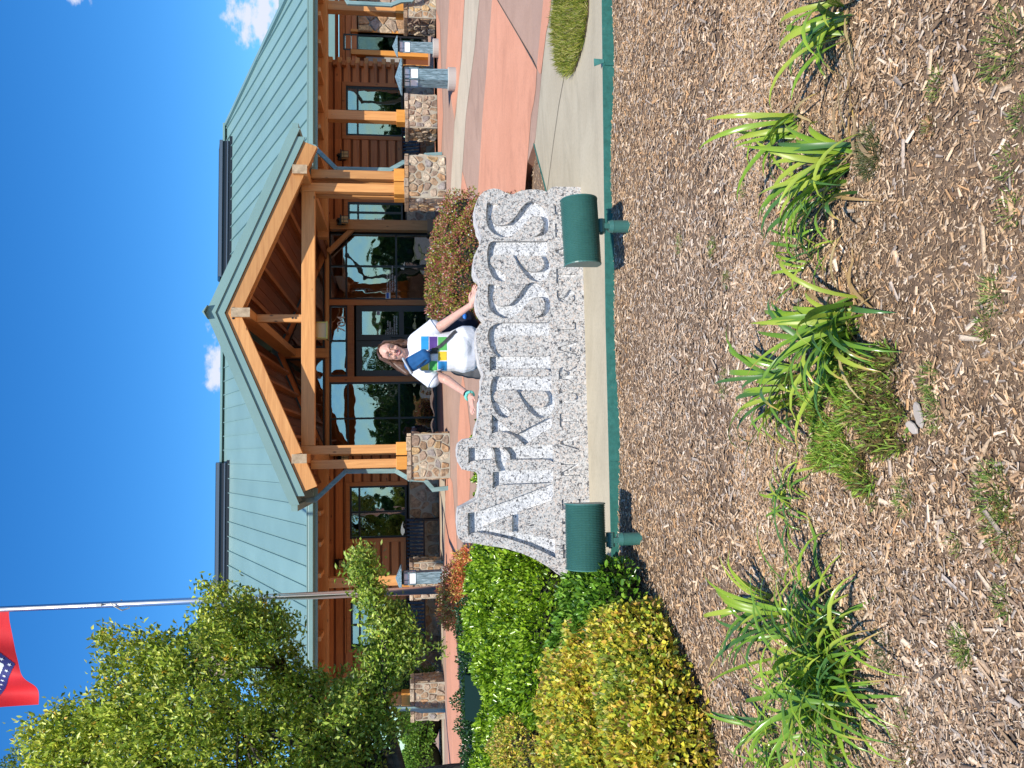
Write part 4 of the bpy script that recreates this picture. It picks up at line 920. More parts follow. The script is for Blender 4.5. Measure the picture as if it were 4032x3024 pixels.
def filled(name, outers, y0, y1, m, parent, bevel=0.):
    c = bpy.data.curves.new(name, 'CURVE'); c.dimensions = '2D'; c.fill_mode = 'BOTH'; c.extrude = (y1-y0)/2
    for pl in outers:
        sp = c.splines.new('POLY'); sp.points.add(len(pl)-1); sp.use_cyclic_u = True
        for i, (x, z) in enumerate(pl): sp.points[i].co = (x, z, 0, 1)
    t = bpy.data.objects.new(name, c); COL.objects.link(t); dg = bpy.context.evaluated_depsgraph_get(); dg.update()
    me = bpy.data.meshes.new_from_object(t.evaluated_get(dg)); bpy.data.objects.remove(t)
    me.transform(Matrix.Rotation(math.pi/2, 4, 'X')); me.transform(Matrix.Translation(Vector((0, (y0+y1)/2, 0))-org(parent))); me.materials.clear()
    return link(name, me, m, parent)
hl = []
for o_, hs in letters: hl.append(SW(o_)); hl += [SW(h) for h in hs]
filled('carved_face', [silw]+hl, SFY, SFY+CD, granite_m, sg)
pA_ = W(2188, 2205, SFY); pB_ = W(2172, 800, SFY)
mb = MB(); mb.box(pA_.x-.02, pB_.x+.02, SFY+.025, SFY+CD+.001, .02, W(2176, 1500, SFY).z); mb.build('small_letter_floor', granite_cut, sg)
# body of the slab: cut floor in front, rough sides
def ring(poly, y, sc=1.): return [Vector((x, y, z)) for x, z in poly]
filled('cut_floor', [[(x, z) for x, z in silw]], SFY+CD+.0005, SFY+CD+.006, granite_cut, sg)
rr = random.Random(5); mb = MB(); n_ = len(silw); cxm = sum(x for x, z in silw)/n_
rows = []
for k, (yy, j) in enumerate(((SFY+CD+.006, 0), (SFY+.07, .006), (SFY+.12, .008), (SFY+.17, .008), (SFY+.23, .006), (SFY+.245, -.012))):
    row = []
    for i, (x, z) in enumerate(silw):
        dz = rr.uniform(-j, j) if j > 0 and z > .02 else (j if j < 0 and z > .02 else 0); row.append((x+(rr.uniform(-j, j) if j > 0 else 0), yy, z+dz))
    rows.append(row)
for row in rows: mb.v += row
for k in range(5):
    for i in range(n_): a = k*n_+i; b = k*n_+(i+1) % n_; mb.f.append((a, b, b+n_, a+n_))
mb.f.append(tuple(range(5*n_, 6*n_))); mb.build('slab', granite_rough, sg)

# ================================================================== floodlights
def flood(base_px, body0, body1, vtop, vbot, Y, label, tilt):
    b = G(base_px[0], base_px[1], -.08); t = thing('floodlight', b, label, 'floodlight', 'green floodlights aimed at the granite sign')
    Yb = b.y; pa = W((vtop+vbot)/2, body0, Yb); pb = W((vtop+vbot)/2+tilt, body1, Yb)       # left and right ends of the body
    r = (W(vtop, (body0+body1)/2, Yb).z-W(vbot, (body0+body1)/2, Yb).z)/2
    ax = (pb-pa); L = ax.length; ax.normalize(); up = Vector((0, 0, 1)); fw = up.cross(ax).normalized(); up = ax.cross(fw)
    if fw.y < 0: fw = -fw
    tl = math.radians(8); f2 = fw*math.cos(tl)+up*math.sin(tl); u2 = up*math.cos(tl)-fw*math.sin(tl)
    prof = [(-math.cos(a)*r*1.0, math.sin(a)*r) for a in [math.radians(-90+180*k/16) for k in range(17)]]+[(.045, r*.97), (.045, -r*.97)]
    nr = 38; mb = MB(); k0 = 0; segs = []
    for i in range(nr):
        for s_, o_ in ((0, 0.), (.5, -.008)): segs.append(((i+s_)/nr*L, o_))
    segs.append((L, 0.)); m_ = len(prof)
    for s_, o_ in segs:
        for (a, c) in prof:
            q = 1+o_/r; mb.v.append(tuple(pa+ax*s_+f2*(a*q)+u2*(c*q)))
    for i in range(len(segs)-1):
        for j in range(m_): mb.f.append((i*m_+j, (i+1)*m_+j, (i+1)*m_+(j+1) % m_, i*m_+(j+1) % m_))
    mb.f.append(tuple(range(m_))); mb.f.append(tuple(range((len(segs)-1)*m_, len(segs)*m_))[::-1]); mb.build('ribbed_housing', greenp, t)
    for e, s_ in ((0, -1), (L, 1)):
        mb = MB(); V = [pa+ax*(e+s_*.0005)+f2*(a*1.015)+u2*(c*1.015) for a, c in prof]+[pa+ax*(e+s_*.008)+f2*(a*1.0)+u2*(c*1.0) for a, c in prof]
        mb.add(V, [tuple(range(m_)), tuple(range(2*m_-1, m_-1, -1))]+[(i, i+m_, (i+1) % m_+m_, (i+1) % m_) for i in range(m_)])
        mb.build('end_cap', greenp, t)
    mb = MB(); q = [pa+ax*.01+f2*.047+u2*(r*.86), pa+ax*(L-.01)+f2*.047+u2*(r*.86), pa+ax*(L-.01)+f2*.047-u2*(r*.86), pa+ax*.01+f2*.047-u2*(r*.86)]; mb.add(q, [(0, 1, 2, 3)]); mb.build('lens', milk, t)
    zt = b.z+.135; mb = MB(); mb.tube([b-Vector((0, 0, .05)), b+Vector((0, 0, .135))], .041, 20); mb.tube([b+Vector((0, 0, .128)), b+Vector((0, 0, .155))], [.043, .036], 20); mb.build('ground_post', greenp, t, smooth=False)
    zb = (pa.z+pb.z)/2-r; kz = b.z+.205; mb = MB(); mb.tube([(b.x-.045, b.y-.002, kz), (b.x+.045, b.y-.002, kz)], .028, 16); mb.box(b.x-.02, b.x+.012, b.y-.025, b.y+.02, b.z+.15, kz); mb.box(b.x-.015, b.x+.02, b.y-.02, b.y+.02, kz+.02, zb+.03)
    mb.tube([(b.x-.055, b.y-.002, kz), (b.x-.045, b.y-.002, kz)], .012, 6); mb.build('swivel', greenp, t)
flood((2487, 893), 1041, 790, 2224, 2366, 5.0, 'green ribbed floodlight in front of the right end of the sign', -16)
flood((2527, 2120), 2235, 1985, 2231, 2386, 5.0, 'green ribbed floodlight half in the hedge, left end of the sign', -5)
# ground utility box in the back hedge
bx = RP(1845, 2765); bx = Vector((W(1860, 2765, 8.6).x, 8.6, 0)); t = thing('utility_box', bx, 'dark green metal box sunk in the back of the hedge', 'utility box')
mb = MB(); mb.prism([(8.4, .2), (8.8, .2), (8.8, .80), (8.55, .83), (8.4, .68)], 0, bx.x-.16, bx.x+.30); mb.build('box_housing', mat('dark_green_metal', (.005, .02, .018), .8, spec=.1), t, bevel=.01)
mb = MB(); mb.tube([(bx.x+.1, 8.6, -.05), (bx.x+.1, 8.6, .26)], .04, 12); mb.build('box_post', mat('dark_green_metal', (.008, .03, .027)), t)
# edging strip with stakes
t = thing('garden_edging', (1, 5.3, -.08), 'long green metal edging strip between concrete pad and wood mulch', 'edging')
mb = MB()
pts = [Vector((e.x, e.y, 0)) for e in EDGE]; pts[0].x += 4; fine = []
for a, b in zip(pts, pts[1:]):
    for k in range(14): fine.append(a.lerp(b, k/14))
fine.append(pts[-1]); rr = random.Random(8)
for a, b in zip(fine, fine[1:]):
    mb.add([(a.x, a.y-.012, -.14), (b.x, b.y-.012, -.14), (b.x, b.y-.012, .008), (a.x, a.y-.012, .008), (a.x, a.y-.002, -.14), (b.x, b.y-.002, -.14), (b.x, b.y-.002, .008), (a.x, a.y-.002, .008)], [(0, 1, 2, 3), (7, 6, 5, 4), (3, 2, 6, 7)])
mb.build('edging_strip', green_edge, t)
for (x_, y_, h_) in ((2370, 240, .065), (2395, 1170, .0), (2405, 1835, .0), (2392, 840, 0)):
    p = G(x_+8, y_); mb = MB()
    mb.box(p.x-.03, p.x+.03, edge_y(p.x)-.02, edge_y(p.x)-.0125, -.10, -.002); 
    if h_: mb.add([(p.x-.012, edge_y(p.x)-.016, 0), (p.x+.012, edge_y(p.x)-.016, 0), (p.x+.028, edge_y(p.x)+.01, h_), (p.x-.028, edge_y(p.x)+.01, h_), (p.x-.012, edge_y(p.x)-.012, 0), (p.x+.012, edge_y(p.x)-.012, 0), (p.x+.028, edge_y(p.x)+.014, h_), (p.x-.028, edge_y(p.x)+.014, h_)], [(0, 1, 2, 3), (7, 6, 5, 4), (3, 2, 6, 7), (0, 3, 7, 4), (1, 5, 6, 2)])
    mb.build('stake', green_edge, t)
t = thing('garden_edging', (3, 7.9, -.05), 'short green metal edging behind the right end of the granite sign', 'edging')
mb = MB(); mb.bar((G(2104.6, 565).x, G(2104.6, 565).y+.01, -.03), (G(2185, 870).x, G(2185, 870).y+.01, -.03), .01, .085); mb.build('edging_strip', green_edge, t)

# ================================================================== mulch chips
def chips(name, n, xr, yr, Lr, pal, zfun, dens=None, seed=1, kind='stuff', lab=None):
    g = np.random.default_rng(seed); x = g.uniform(*xr, n*2); y = yr[0]+(yr[1]-yr[0])*g.uniform(0, 1, n*2)
    keep = np.ones(n*2, bool)
    ey = np.interp(x, [e.x for e in reversed(EDGE)], [e.y for e in reversed(EDGE)])
    if yr[1] < 6: keep &= (y < ey-.03)
    keep &= (np.abs(x-y*math.tan(PSI)) < y*.52+.55)
    if dens is not None: keep &= g.uniform(0, 1, n*2) < dens(x, y)
    x, y = x[keep][:n], y[keep][:n]; n = len(x)
    z = np.array([zfun(a, b) for a, b in zip(x, y)])+g.uniform(.0, .010, n)
    L = g.lognormal(0, .45, n)*Lr; L = np.clip(L, Lr*.35, Lr*3.6); Wd = np.minimum(L*g.uniform(.2, .48, n), .017); T = g.uniform(.0008, .003, n)
    a = g.uniform(0, 2*np.pi, n); pt = g.normal(0, .17, n); D = np.stack([np.cos(a)*np.cos(pt), np.sin(a)*np.cos(pt), np.sin(pt)], 1)
    ro = g.normal(0, .3, n); up = np.tile([0, 0, 1.], (n, 1)); Sd = nrm(np.cross(D, up)); Nn = np.cross(Sd, D); S2 = Sd*np.cos(ro)[:, None]+Nn*np.sin(ro)[:, None]; N2 = np.cross(S2, D)
    P = np.stack([x, y, z], 1); L, Wd, T = L[:, None], Wd[:, None], T[:, None]
    V = np.empty((n, 8, 3)); tp = g.uniform(.25, 1, (n, 1)); tq = g.uniform(.25, 1, (n, 1)); bd = g.normal(0, .04, (n, 1))*L
    sh = g.uniform(-.25, .25, (n, 1))*L*.4
    for i, (u, w_, tt_) in enumerate(((-.5, -1, tp), (-.5, 1, tp), (.5, 1, tq), (.5, -1, tq))):
        base = P+D*L*u+S2*Wd*.5*w_*tt_+D*sh*w_*.4; V[:, i] = base; V[:, i+4] = base+N2*T
    pal_, wts = pal; pal_ = np.array(pal_); C = pal_[g.choice(len(pal_), n, p=wts)]*g.uniform(.7, 1.22, (n, 1))
    grey = (np.sin(x*1.7+.4)*np.cos(y*1.3+1)+g.normal(0, .3, n) > .25)[:, None]; gm = C.mean(1, keepdims=True); C = np.where(grey, C*.80+gm*.21, C)
    C = C*np.array([1.05, .99, .92]); o = quads_mesh(name, V, 8, C, None, chip_m, [(4, 5, 6, 7), (1, 2, 6, 5), (3, 0, 4, 7)]); tag(o, kind=kind); return o
CP = ([(.66, .50, .34), (.54, .37, .22), (.40, .265, .16), (.44, .37, .31), (.27, .175, .11), (.74, .61, .47), (.54, .33, .17), (.14, .10, .07)], [.17, .2, .17, .13, .12, .07, .07, .07])
def dn(x, y): return np.clip(.62+.35*np.sin(x*1.9+.6)*np.cos(y*1.4)+.3*(y-2.2)-.16*np.clip(x-.2, 0, 2), .22, 1)
chips('mulch_chips', 85000, (-2.2, 3.0), (1.3, 3.4), .0165, CP, mulch_z, dn, 1)
chips('mulch_chips', 62000, (-4.2, 4.6), (3.0, 5.5), .0195, CP, mulch_z, None, 2)
DP = ([(.34, .24, .155), (.46, .33, .21), (.17, .115, .075), (.56, .45, .33)], [.35, .3, .2, .15])
chips('mulch_litter', 80000, (-2.0, 2.8), (1.3, 3.3), .0095, DP, lambda a, b: mulch_z(a, b)-.002, None, 3)
chips('mulch_chips', 900, (-2.5, 3.2), (1.3, 4.6), .042, CP, lambda a, b: mulch_z(a, b)+.006, None, 9)
chips('mulch_chips', 9000, (-2, 4.0), (6.3, 9.4), .02, CP, lambda a, b: -.05, None, 4)
bt = G(3620, 1634, -.07)
for k, (dx, dy, L, w_, a, col) in enumerate(((0, 0, .085, .032, .25, (.42, .36, .30)), (-.035, .02, .06, .03, .9, (.5, .43, .36)))):
    mb = MB(); c, s_ = math.cos(a), math.sin(a); V = []
    for zz_ in (0, .008):
        for (u_, v_) in ((-1, 0), (-.6, .8), (.2, 1), (.8, .6), (1, .05), (.7, -.7), (0, -1), (-.7, -.75)): V.append((bt.x+dx+(u_*c*L-v_*s_*w_)/2*(1-.1*(zz_ > 0)), bt.y+dy+(u_*s_*L+v_*c*w_)/2, mulch_z(bt.x, bt.y)+.012+zz_+k*.009))
    mb.add(V, [tuple(range(7, -1, -1)), tuple(range(8, 16))]+[(i, (i+1) % 8, (i+1) % 8+8, i+8) for i in range(8)]); o = mb.build('bark_slab', mat('slab_%d' % k, col, .9), None, bevel=.002)
    tag(o, ('large pale oval bark slab lying in the weedy mulch', 'smaller cream bark flake under the large oval slab')[k], 'bark piece')

# ================================================================== plants
def blade(parent, base, az, L, w, lean, droop, col, m=leaf_m, twist=0., ns=9):
    mb = MB(); p = Vector(base); el = lean; seg = L/ns; d0 = Vector((math.cos(az), math.sin(az), 0)); cols = []
    for i in range(ns+1):
        f = i/ns; wd = w*(.55+.9*f if f < .35 else 1.0-(max(0, f-.45)/.55)**1.6)*.5; wd = max(wd, .0006)
        d = (d0*math.cos(el)+Vector((0, 0, math.sin(el)))); sd = Vector((-d0.y, d0.x, 0)); tw = twist*f; nn = sd.cross(d); sd = sd*math.cos(tw)+nn*math.sin(tw)
        mb.v += [tuple(p-sd*wd), tuple(p-sd.cross(d)*wd*-.55 if False else p+Vector((0, 0, -wd*.5))), tuple(p+sd*wd)]
        tip = f > .9 and parent['tip'] if 'tip' in parent else 0
        k = .85+.25*f; c = tuple(x*k for x in col); cols += [c]*3
        p = p+d*seg; el -= droop*seg/L*(.4+1.6*f)
        if p.z < -.06 and el < 0: el = max(el, -.02); p.z = max(p.z, -.062)
    for i in range(ns):
        a = i*3; mb.f += [(a, a+3, a+4, a+1), (a+1, a+4, a+5, a+2)]
    o = mb.build('leaf', m, parent, smooth=True)
    at = o.data.color_attributes.new('Col', 'FLOAT_COLOR', 'POINT'); n = len(cols); arr = np.ones((n, 4), np.float32); arr[:, :3] = cols
    if random.random() < .15: arr[-6:, :3] = (.55, .38, .10)
    at.data.foreach_set('color', arr.ravel()); return o
GRN = [(.22, .39, .035), (.16, .31, .035), (.29, .44, .04), (.09, .21, .05), (.40, .49, .06)]
STRAW = [(.5, .33, .14), (.4, .28, .15), (.55, .42, .2)]
def daylily(px, py, n, L, label, spread=1.0, up=1.25, azr=None, w=.017, dry=5, droop=(1.2, 2.6), rb=.05):
    b = G(px, py, -.07); b.z = mulch_z(b.x, b.y); t = thing('daylily', b, label, 'plant', 'daylily clumps in the wood mulch')
    for k in range(int(n*1.25)):
        az = random.uniform(*azr) if azr else random.uniform(0, 2*math.pi)
        lean = random.gauss(up, .22*spread); lean = max(.45, min(1.5, lean)); q = Vector((random.gauss(0, rb), random.gauss(0, rb*.7), -.004))
        blade(t, b+q, az, L*random.uniform(.6, 1.12), w*1.2*random.uniform(.75, 1.15), lean, random.uniform(*droop), random.choice(GRN), leaf_gloss if k % 3 else leaf_m, random.uniform(-.8, .8))
    for k in range(dry):
        az = random.uniform(0, 2*math.pi); blade(t, b+Vector((random.gauss(0, rb), random.gauss(0, rb), .005)), az, L*random.uniform(.5, .9), w*.7, random.uniform(.2, .7), random.uniform(1.2, 2.2), random.choice(STRAW), leaf_m, random.uniform(-1.5, 1.5))
UPR = (math.radians(40), math.radians(260))
daylily(3331, 55, 20, .36, 'daylily clump cut by the right edge of the frame', .9, 1.15, UPR, .018, 8)
daylily(3131, 470, 13, .40, 'small leaning daylily behind the two right-hand clumps', 1, 1.1, (math.radians(60), math.radians(220)), .018, 4)
daylily(3344, 612, 15, .37, 'daylily with dry straw leaves right of its twin beside the mossy grass', 1, 1.1, (math.radians(40), math.radians(190)), .019, 8)
daylily(3319, 690, 16, .40, 'tall daylily with broad leaves, left of the mossy grass tuft', 1, 1.15, (math.radians(80), math.radians(250)), .019, 5)
daylily(3185, 1035, 14, .24, 'small drooping dark daylily right of the biggest middle clump', 1, .95, None, .010, 3, (2.2, 3.4))
daylily(3260, 990, 6, .22, 'thin sparse daylily sprout with yellow tips', 1, .9, None, .008, 2)
daylily(3338, 1262, 46, .40, 'full middle daylily clump with long dry roots in front', 1, 1.15, (math.radians(30), math.radians(260)), .018, 14, rb=.06)
daylily(3144, 1512, 24, .40, 'daylily directly behind the large weed patch', 1, 1.1, (math.radians(30), math.radians(250)), .018, 6)
daylily(3100, 1960, 26, .22, 'low dark rosette daylily in open mulch left of the weeds', 1, .8, None, .009, 2, (2.2, 3.6))
daylily(3062, 2418, 20, .42, 'upright stiff daylily behind the huge left clump', .6, 1.3, (math.radians(20), math.radians(200)), .018, 3)
daylily(3300, 2660, 165, .44, 'huge dense daylily clump at the lower left', 1.3, 1.0, None, .014, 12, (1.2, 2.8), rb=.12)
daylily(3053, 2890, 16, .36, 'slender daylily in front of the yellow shrub', 1, 1.15, (math.radians(60), math.radians(220)), .012, 3)
daylily(3070, 2985, 26, .26, 'low bushy daylily cut by the left edge of the frame', 1, .9, None, .010, 3)
def tuft(px, py, n, L, r, pal, label, m=leaf_m, cat='weed', name='weed_tuft', flat=.7, w=.0021, group='weed tufts scattered over the mulch'):
    b = G(px, py, -.07); b.z = mulch_z(b.x, b.y); a = RNG.uniform(0, 2*np.pi, n); rad = r*np.sqrt(RNG.uniform(0, 1, n))
    P = np.stack([b.x+rad*np.cos(a), b.y+rad*np.sin(a)*.8, np.full(n, b.z)+RNG.uniform(0, .006, n)], 1)
    D = np.stack([np.cos(a)*flat, np.sin(a)*flat, np.full(n, .8)], 1)+RNG.normal(0, .45, (n, 3)); D[:, 2] = np.abs(D[:, 2])+.1
    o = leaves(name, P, D, L*.62*RNG.uniform(.4, 1.3, n), w*RNG.uniform(.6, 1.4, n), pick(pal, n), None, m); tag(o, label, cat, group); return o
WG = [(.20, .32, .06), (.28, .40, .07), (.13, .22, .05), (.33, .37, .09)]; WR = [(.25, .2, .04), (.28, .10, .04), (.16, .2, .05)]
tuft(3435, 602, 620, .05, .075, [(.12, .15, .05), (.17, .20, .07), (.2, .19, .09)], 'fuzzy grey-green grass tuft in front of the paired daylilies')
for (x_, y_, n_, L_, r_, pl, lb) in ((2671, 962, 130, .035, .055, WG, 'bright small tuft, farther one by the right floodlight shadow'), (2814, 977, 120, .035, .05, WG, 'small moss-green tuft below the farther floodlight tuft'), (2930, 744, 90, .035, .035, WG, 'lime tuft between the leaves left of the tall right daylily'),
    (3946, 181, 240, .05, .09, WG, 'sprawling grass weed in the lower right corner'), (3694, 337, 90, .04, .04, WG, 'faint grass sprig right of the reddish weed'), (3662, 500, 90, .03, .03, WR, 'tiny reddish weed in bare soil'), (4005, 453, 80, .04, .04, WG, 'grass tuft on the bottom edge of the bed, right side'),
    (3940, 640, 60, .04, .04, WG, 'thin sparse grass sprig near the camera on the right'), (3960, 822, 60, .045, .04, WG, 'wiry grass sprig near the camera beside a bark chip'), (2865, 1100, 70, .03, .04, WG, 'pale weed behind the small drooping daylily'), (3895, 1162, 110, .05, .05, WG, 'star shaped grass weed near the camera, centre right'),
    (3862, 1291, 60, .04, .03, WG, 'single light green sprout near the camera'), (2717, 1427, 60, .03, .035, WR, 'reddish sprig in the far mulch left of the floodlight'), (2859, 1505, 130, .03, .07, WG, 'loose weeds behind the daylily by the weed patch'),
    (3649, 1498, 160, .04, .045, WG, 'round bright tuft right of the large bark slab'), (3668, 1621, 110, .045, .05, WG, 'grassy sprig touching the bark slab'), (3564, 1958, 220, .035, .055, WG, 'compact bright tuft left of the weed patch'), (3908, 1932, 280, .05, .075, WG, 'large soft grass tuft near the camera, centre left'),
    (3435, 1965, 70, .03, .035, WG, 'small sprout behind the compact bright tuft'), (3946, 2084, 240, .05, .07, WG+WR, 'mixed green and red weed near the camera'), (3047, 2290, 130, .03, .06, WG, 'leafy weed right of the upright stiff daylily'), (3493, 2563, 160, .045, .06, [(.08, .13, .04), (.12, .17, .05)], 'dark wispy weed in front of the huge left daylily'),
    (3791, 2550, 260, .045, .045, WG, 'neat round grass tuft in open mulch at lower left'), (3946, 2369, 110, .04, .035, WG, 'small fine grass tuft near the camera on the left'), (3558, 2757, 90, .025, .05, [(.22, .33, .08)], 'pale ferny sprig left of the dark wispy weed'), (3571, 2960, 150, .045, .07, WR, 'brownish weed at the lower left edge'),
    (3765, 2136, 60, .035, .03, WG, 'short grass sprig in open mulch, left of centre'), (2420, 905, 120, .03, .05, WG+WR, 'weeds growing along the edging behind the right floodlight'), (2385, 640, 80, .035, .05, WG+WR, 'thin weeds on the edging right of the sign'), (2385, 1560, 80, .035, .02, WR, 'red weed rooted in the edging below the sign'), (2385, 1910, 90, .035, .02, WG, 'green weed on the pad edge near the left floodlight'), (2376, 180, 80, .04, .03, WR, 'brown twiggy weed by the edging stake'), (2478, 905, 60, .03, .03, WG, 'grass sprouts at the foot of the right floodlight')):
    tuft(x_, y_, n_, L_, r_, pl, lb)
# big weed patch: one mass of fine plants
n = 14000; g = RNG; pc = G(3364, 1647, -.07); qx = g.uniform(-1, 1, n); qy = g.uniform(-1, 1, n); k = (qx**2+qy**2 < 1*(.55+.45*np.sin(np.arctan2(qy, qx)*3+1)**2)); qx, qy = qx[k], qy[k]; n = len(qx)
P = np.stack([pc.x+qx*.27+.02, pc.y+qy*.33, np.full(n, -.072)+g.uniform(0, .025, n)], 1); kk = (np.sin(qx*9+1)*np.cos(qy*8)+np.sin(qx*5-qy*6)*.6+g.normal(0, .35, n)) > -.45; P = P[kk]; qx = qx[kk]; qy = qy[kk]; n = len(qx); D = g.normal(0, .8, (n, 3)); D[:, 2] = abs(D[:, 2])+.3
Cw = pick([(.26, .42, .05), (.38, .52, .08), (.16, .29, .04), (.42, .36, .09), (.30, .18, .07)], n, [.32, .28, .2, .12, .08]); Cw = np.where(((qy < -.1) & (g.uniform(0, 1, n) < .5))[:, None], np.array([.2, .15, .06])*g.uniform(.7, 1.2, (n, 1)), Cw)
tag(leaves('weed_patch', P, D, .032*g.uniform(.5, 1.5, n), .0055*g.uniform(.6, 1.4, n), Cw, None, leaf_m), kind='stuff')
# grass wedge in the pad
gp = [G(1700+a/2.212, b/2.212, 0) for a, b in ((1110, -200), (1110, 30), (1080, 170), (1090, 330), (1110, 480), (1135, 590), (1215, 645), (1250, 620), (1300, 480), (1340, 330), (1370, 120), (1378, -200))]
ground_sheet('grass_bed_soil', [(p.x, p.y) for p in gp], .004, soil)
gx = np.array([p.x for p in gp]); gy = np.array([p.y for p in gp]); cxs = g.uniform(gx.min(), gx.max(), 26000); cys = g.uniform(gy.min(), gy.max(), 26000)
ins = np.zeros(26000, bool); j = len(gp)-1
for i in range(len(gp)):
    c = ((gy[i] > cys) != (gy[j] > cys)) & (cxs < (gx[j]-gx[i])*(cys-gy[i])/(gy[j]-gy[i]+1e-9)+gx[i]); ins ^= c; j = i
cxs, cys = cxs[ins], cys[ins]; n = len(cxs); kk = (np.sin(cxs*9)*np.cos(cys*8)+g.normal(0, .5, n)) > -.35; cxs, cys = cxs[kk], cys[kk]; n = len(cxs); D = g.normal(0, .75, (n, 3)); D[:, 2] = abs(D[:, 2])+.4
tag(leaves('grass', np.stack([cxs, cys, np.full(n, .004)], 1), D, .085*g.uniform(.3, 1.3, n), .005, pick([(.34, .38, .05), (.44, .44, .07), (.20, .28, .03), (.52, .46, .16)], n), None, leaf_m), kind='stuff')
# ---- shrubs made of lumps
def blob_pts(lumps, n, depth=.22, zmin=-.05):
    n = int(n*1.25)
    vol = np.array([a[3]*a[4]+a[3]*a[5]+a[4]*a[5] for a in lumps]); idx = RNG.choice(len(lumps), n*2, p=vol/vol.sum()); A = np.array(lumps)[idx]
    d = nrm(RNG.normal(size=(n*2, 3))); d[:, 2] = np.where(d[:, 2] < -.35, -d[:, 2], d[:, 2])
    lump = 1+.10*np.sin(d[:, 0]*7+A[:, 0]*5)*np.cos(d[:, 1]*6+A[:, 1]*3)+.07*np.sin(d[:, 2]*9+d[:, 0]*8+A[:, 0]*9)
    f = lump*(1-depth*RNG.uniform(0, 1, n*2)**1.6); P = A[:, :3]+d*A[:, 3:6]*f[:, None]; keep = P[:, 2] > zmin
    for k_, a in enumerate(lumps):
        ins_ = (((P-np.array(a[:3]))/np.array(a[3:6]))**2).sum(1) < (.80 if depth < .4 else .5)**2; keep &= ~(ins_ & (idx != k_))
    P, d = P[keep][:n], d[keep][:n]; return P, d
def core(lumps, parent, s=.78, m=core_m):
    mb = MB()
    for a in lumps: mb.ell(a[:3], (a[3]*s, a[4]*s, a[5]*s), 16, 10)
    mb.build('twigs', m, parent, smooth=True)
def shrub(name, lumps, n, L, w, pal, label, cat='shrub', wts=None, m=leaf_gloss, group=None, s=.66, jit=.8, colf=None, depth=.22, upb=.5, zmin=-.05):
    cx_ = sum(a[0] for a in lumps)/len(lumps); cy_ = sum(a[1] for a in lumps)/len(lumps); t = thing(name, (cx_, cy_, zmin), label, cat, group); core(lumps, t, s)
    P, d = blob_pts(lumps, n, depth, zmin); C = pick(pal, len(P), wts)
    if colf: C = colf(P, C)
    D = d+RNG.normal(0, jit, P.shape)+np.array([0, 0, upb]); k = len(P)
    leaves('foliage', P, D, L*RNG.uniform(.6, 1.25, k), w*RNG.uniform(.7, 1.2, k), C, t, m, big=L > .038); return t
HG = [(.14, .26, .012), (.25, .42, .02), (.37, .55, .03), (.48, .64, .07), (.06, .13, .012)]
# holly mass left of / behind the sign
def hx(y, Y, v=2000): return W(v, y, Y).x
lump = []
for Y_, ys, top in ((6.9, range(2260, 3500, 190), .64), (7.5, range(2230, 3500, 190), .80), (8.2, range(2280, 3500, 200), .84)):
    for i, y_ in enumerate(ys):
        z_ = top*random.uniform(.93, 1.05)*(.86 if 2640 < y_ < 2900 and Y_ > 7.2 else 1); lump.append((hx(y_, Y_), Y_, z_*.45, .36, .42, z_*.57))
lump += [(hx(2190, 6.75), 6.75, .22, .22, .25, .34), (hx(2330, 6.6), 6.6, .22, .28, .3, .32), (hx(2500, 6.5), 6.45, .22, .32, .3, .34), (hx(2700, 6.5), 6.5, .25, .35, .3, .36)]
shrub('holly_hedge', lump, 60000, .045, .024, HG, 'wide glossy green holly hedge behind the left end of the sign', 'hedge', [.25, .27, .23, .12, .13])
lump = [(hx(y_, 9.2), 9.2, .38, .42, .5, .47+random.uniform(-.03, .03)) for y_ in range(2440, 3500, 150)]
shrub('holly_hedge', lump, 16000, .036, .018, [(.02, .06, .015), (.035, .09, .02), (.05, .12, .025)], 'darker back hedge bordering the red plaza at left', 'hedge')
# low holly behind the sign's middle
lump = [(hx(y_, 7.0, 1870), 7.0, .40, .17, .2, .40) for y_ in (1700, 1775)]+[(hx(y_, 6.9, 1900), 6.9, .38, .2, .22, .42) for y_ in (1890, 1960, 2010)]
shrub('holly_shrub', lump, 9000, .036, .018, HG, 'bright holly tips showing above the low part of the sign', 'shrub')
# front glossy shrub beside the left floodlight
lump = [(W(2400, y_, Y_).x, Y_, .10, r_, .22, h_) for y_, Y_, r_, h_ in ((2300, 5.0, .15, .21), (2390, 4.85, .17, .25), (2470, 5.0, .2, .29), (2380, 5.25, .2, .30), (2480, 5.35, .22, .34), (2285, 5.25, .10, .26), (2560, 5.0, .2, .28))]
shrub('boxwood', lump, 5200, .046, .023, [(.11, .25, .02), (.18, .36, .03), (.27, .46, .05), (.06, .15, .015)], 'broad-leaved glossy green shrub touching the left floodlight', 'shrub', zmin=-.07)
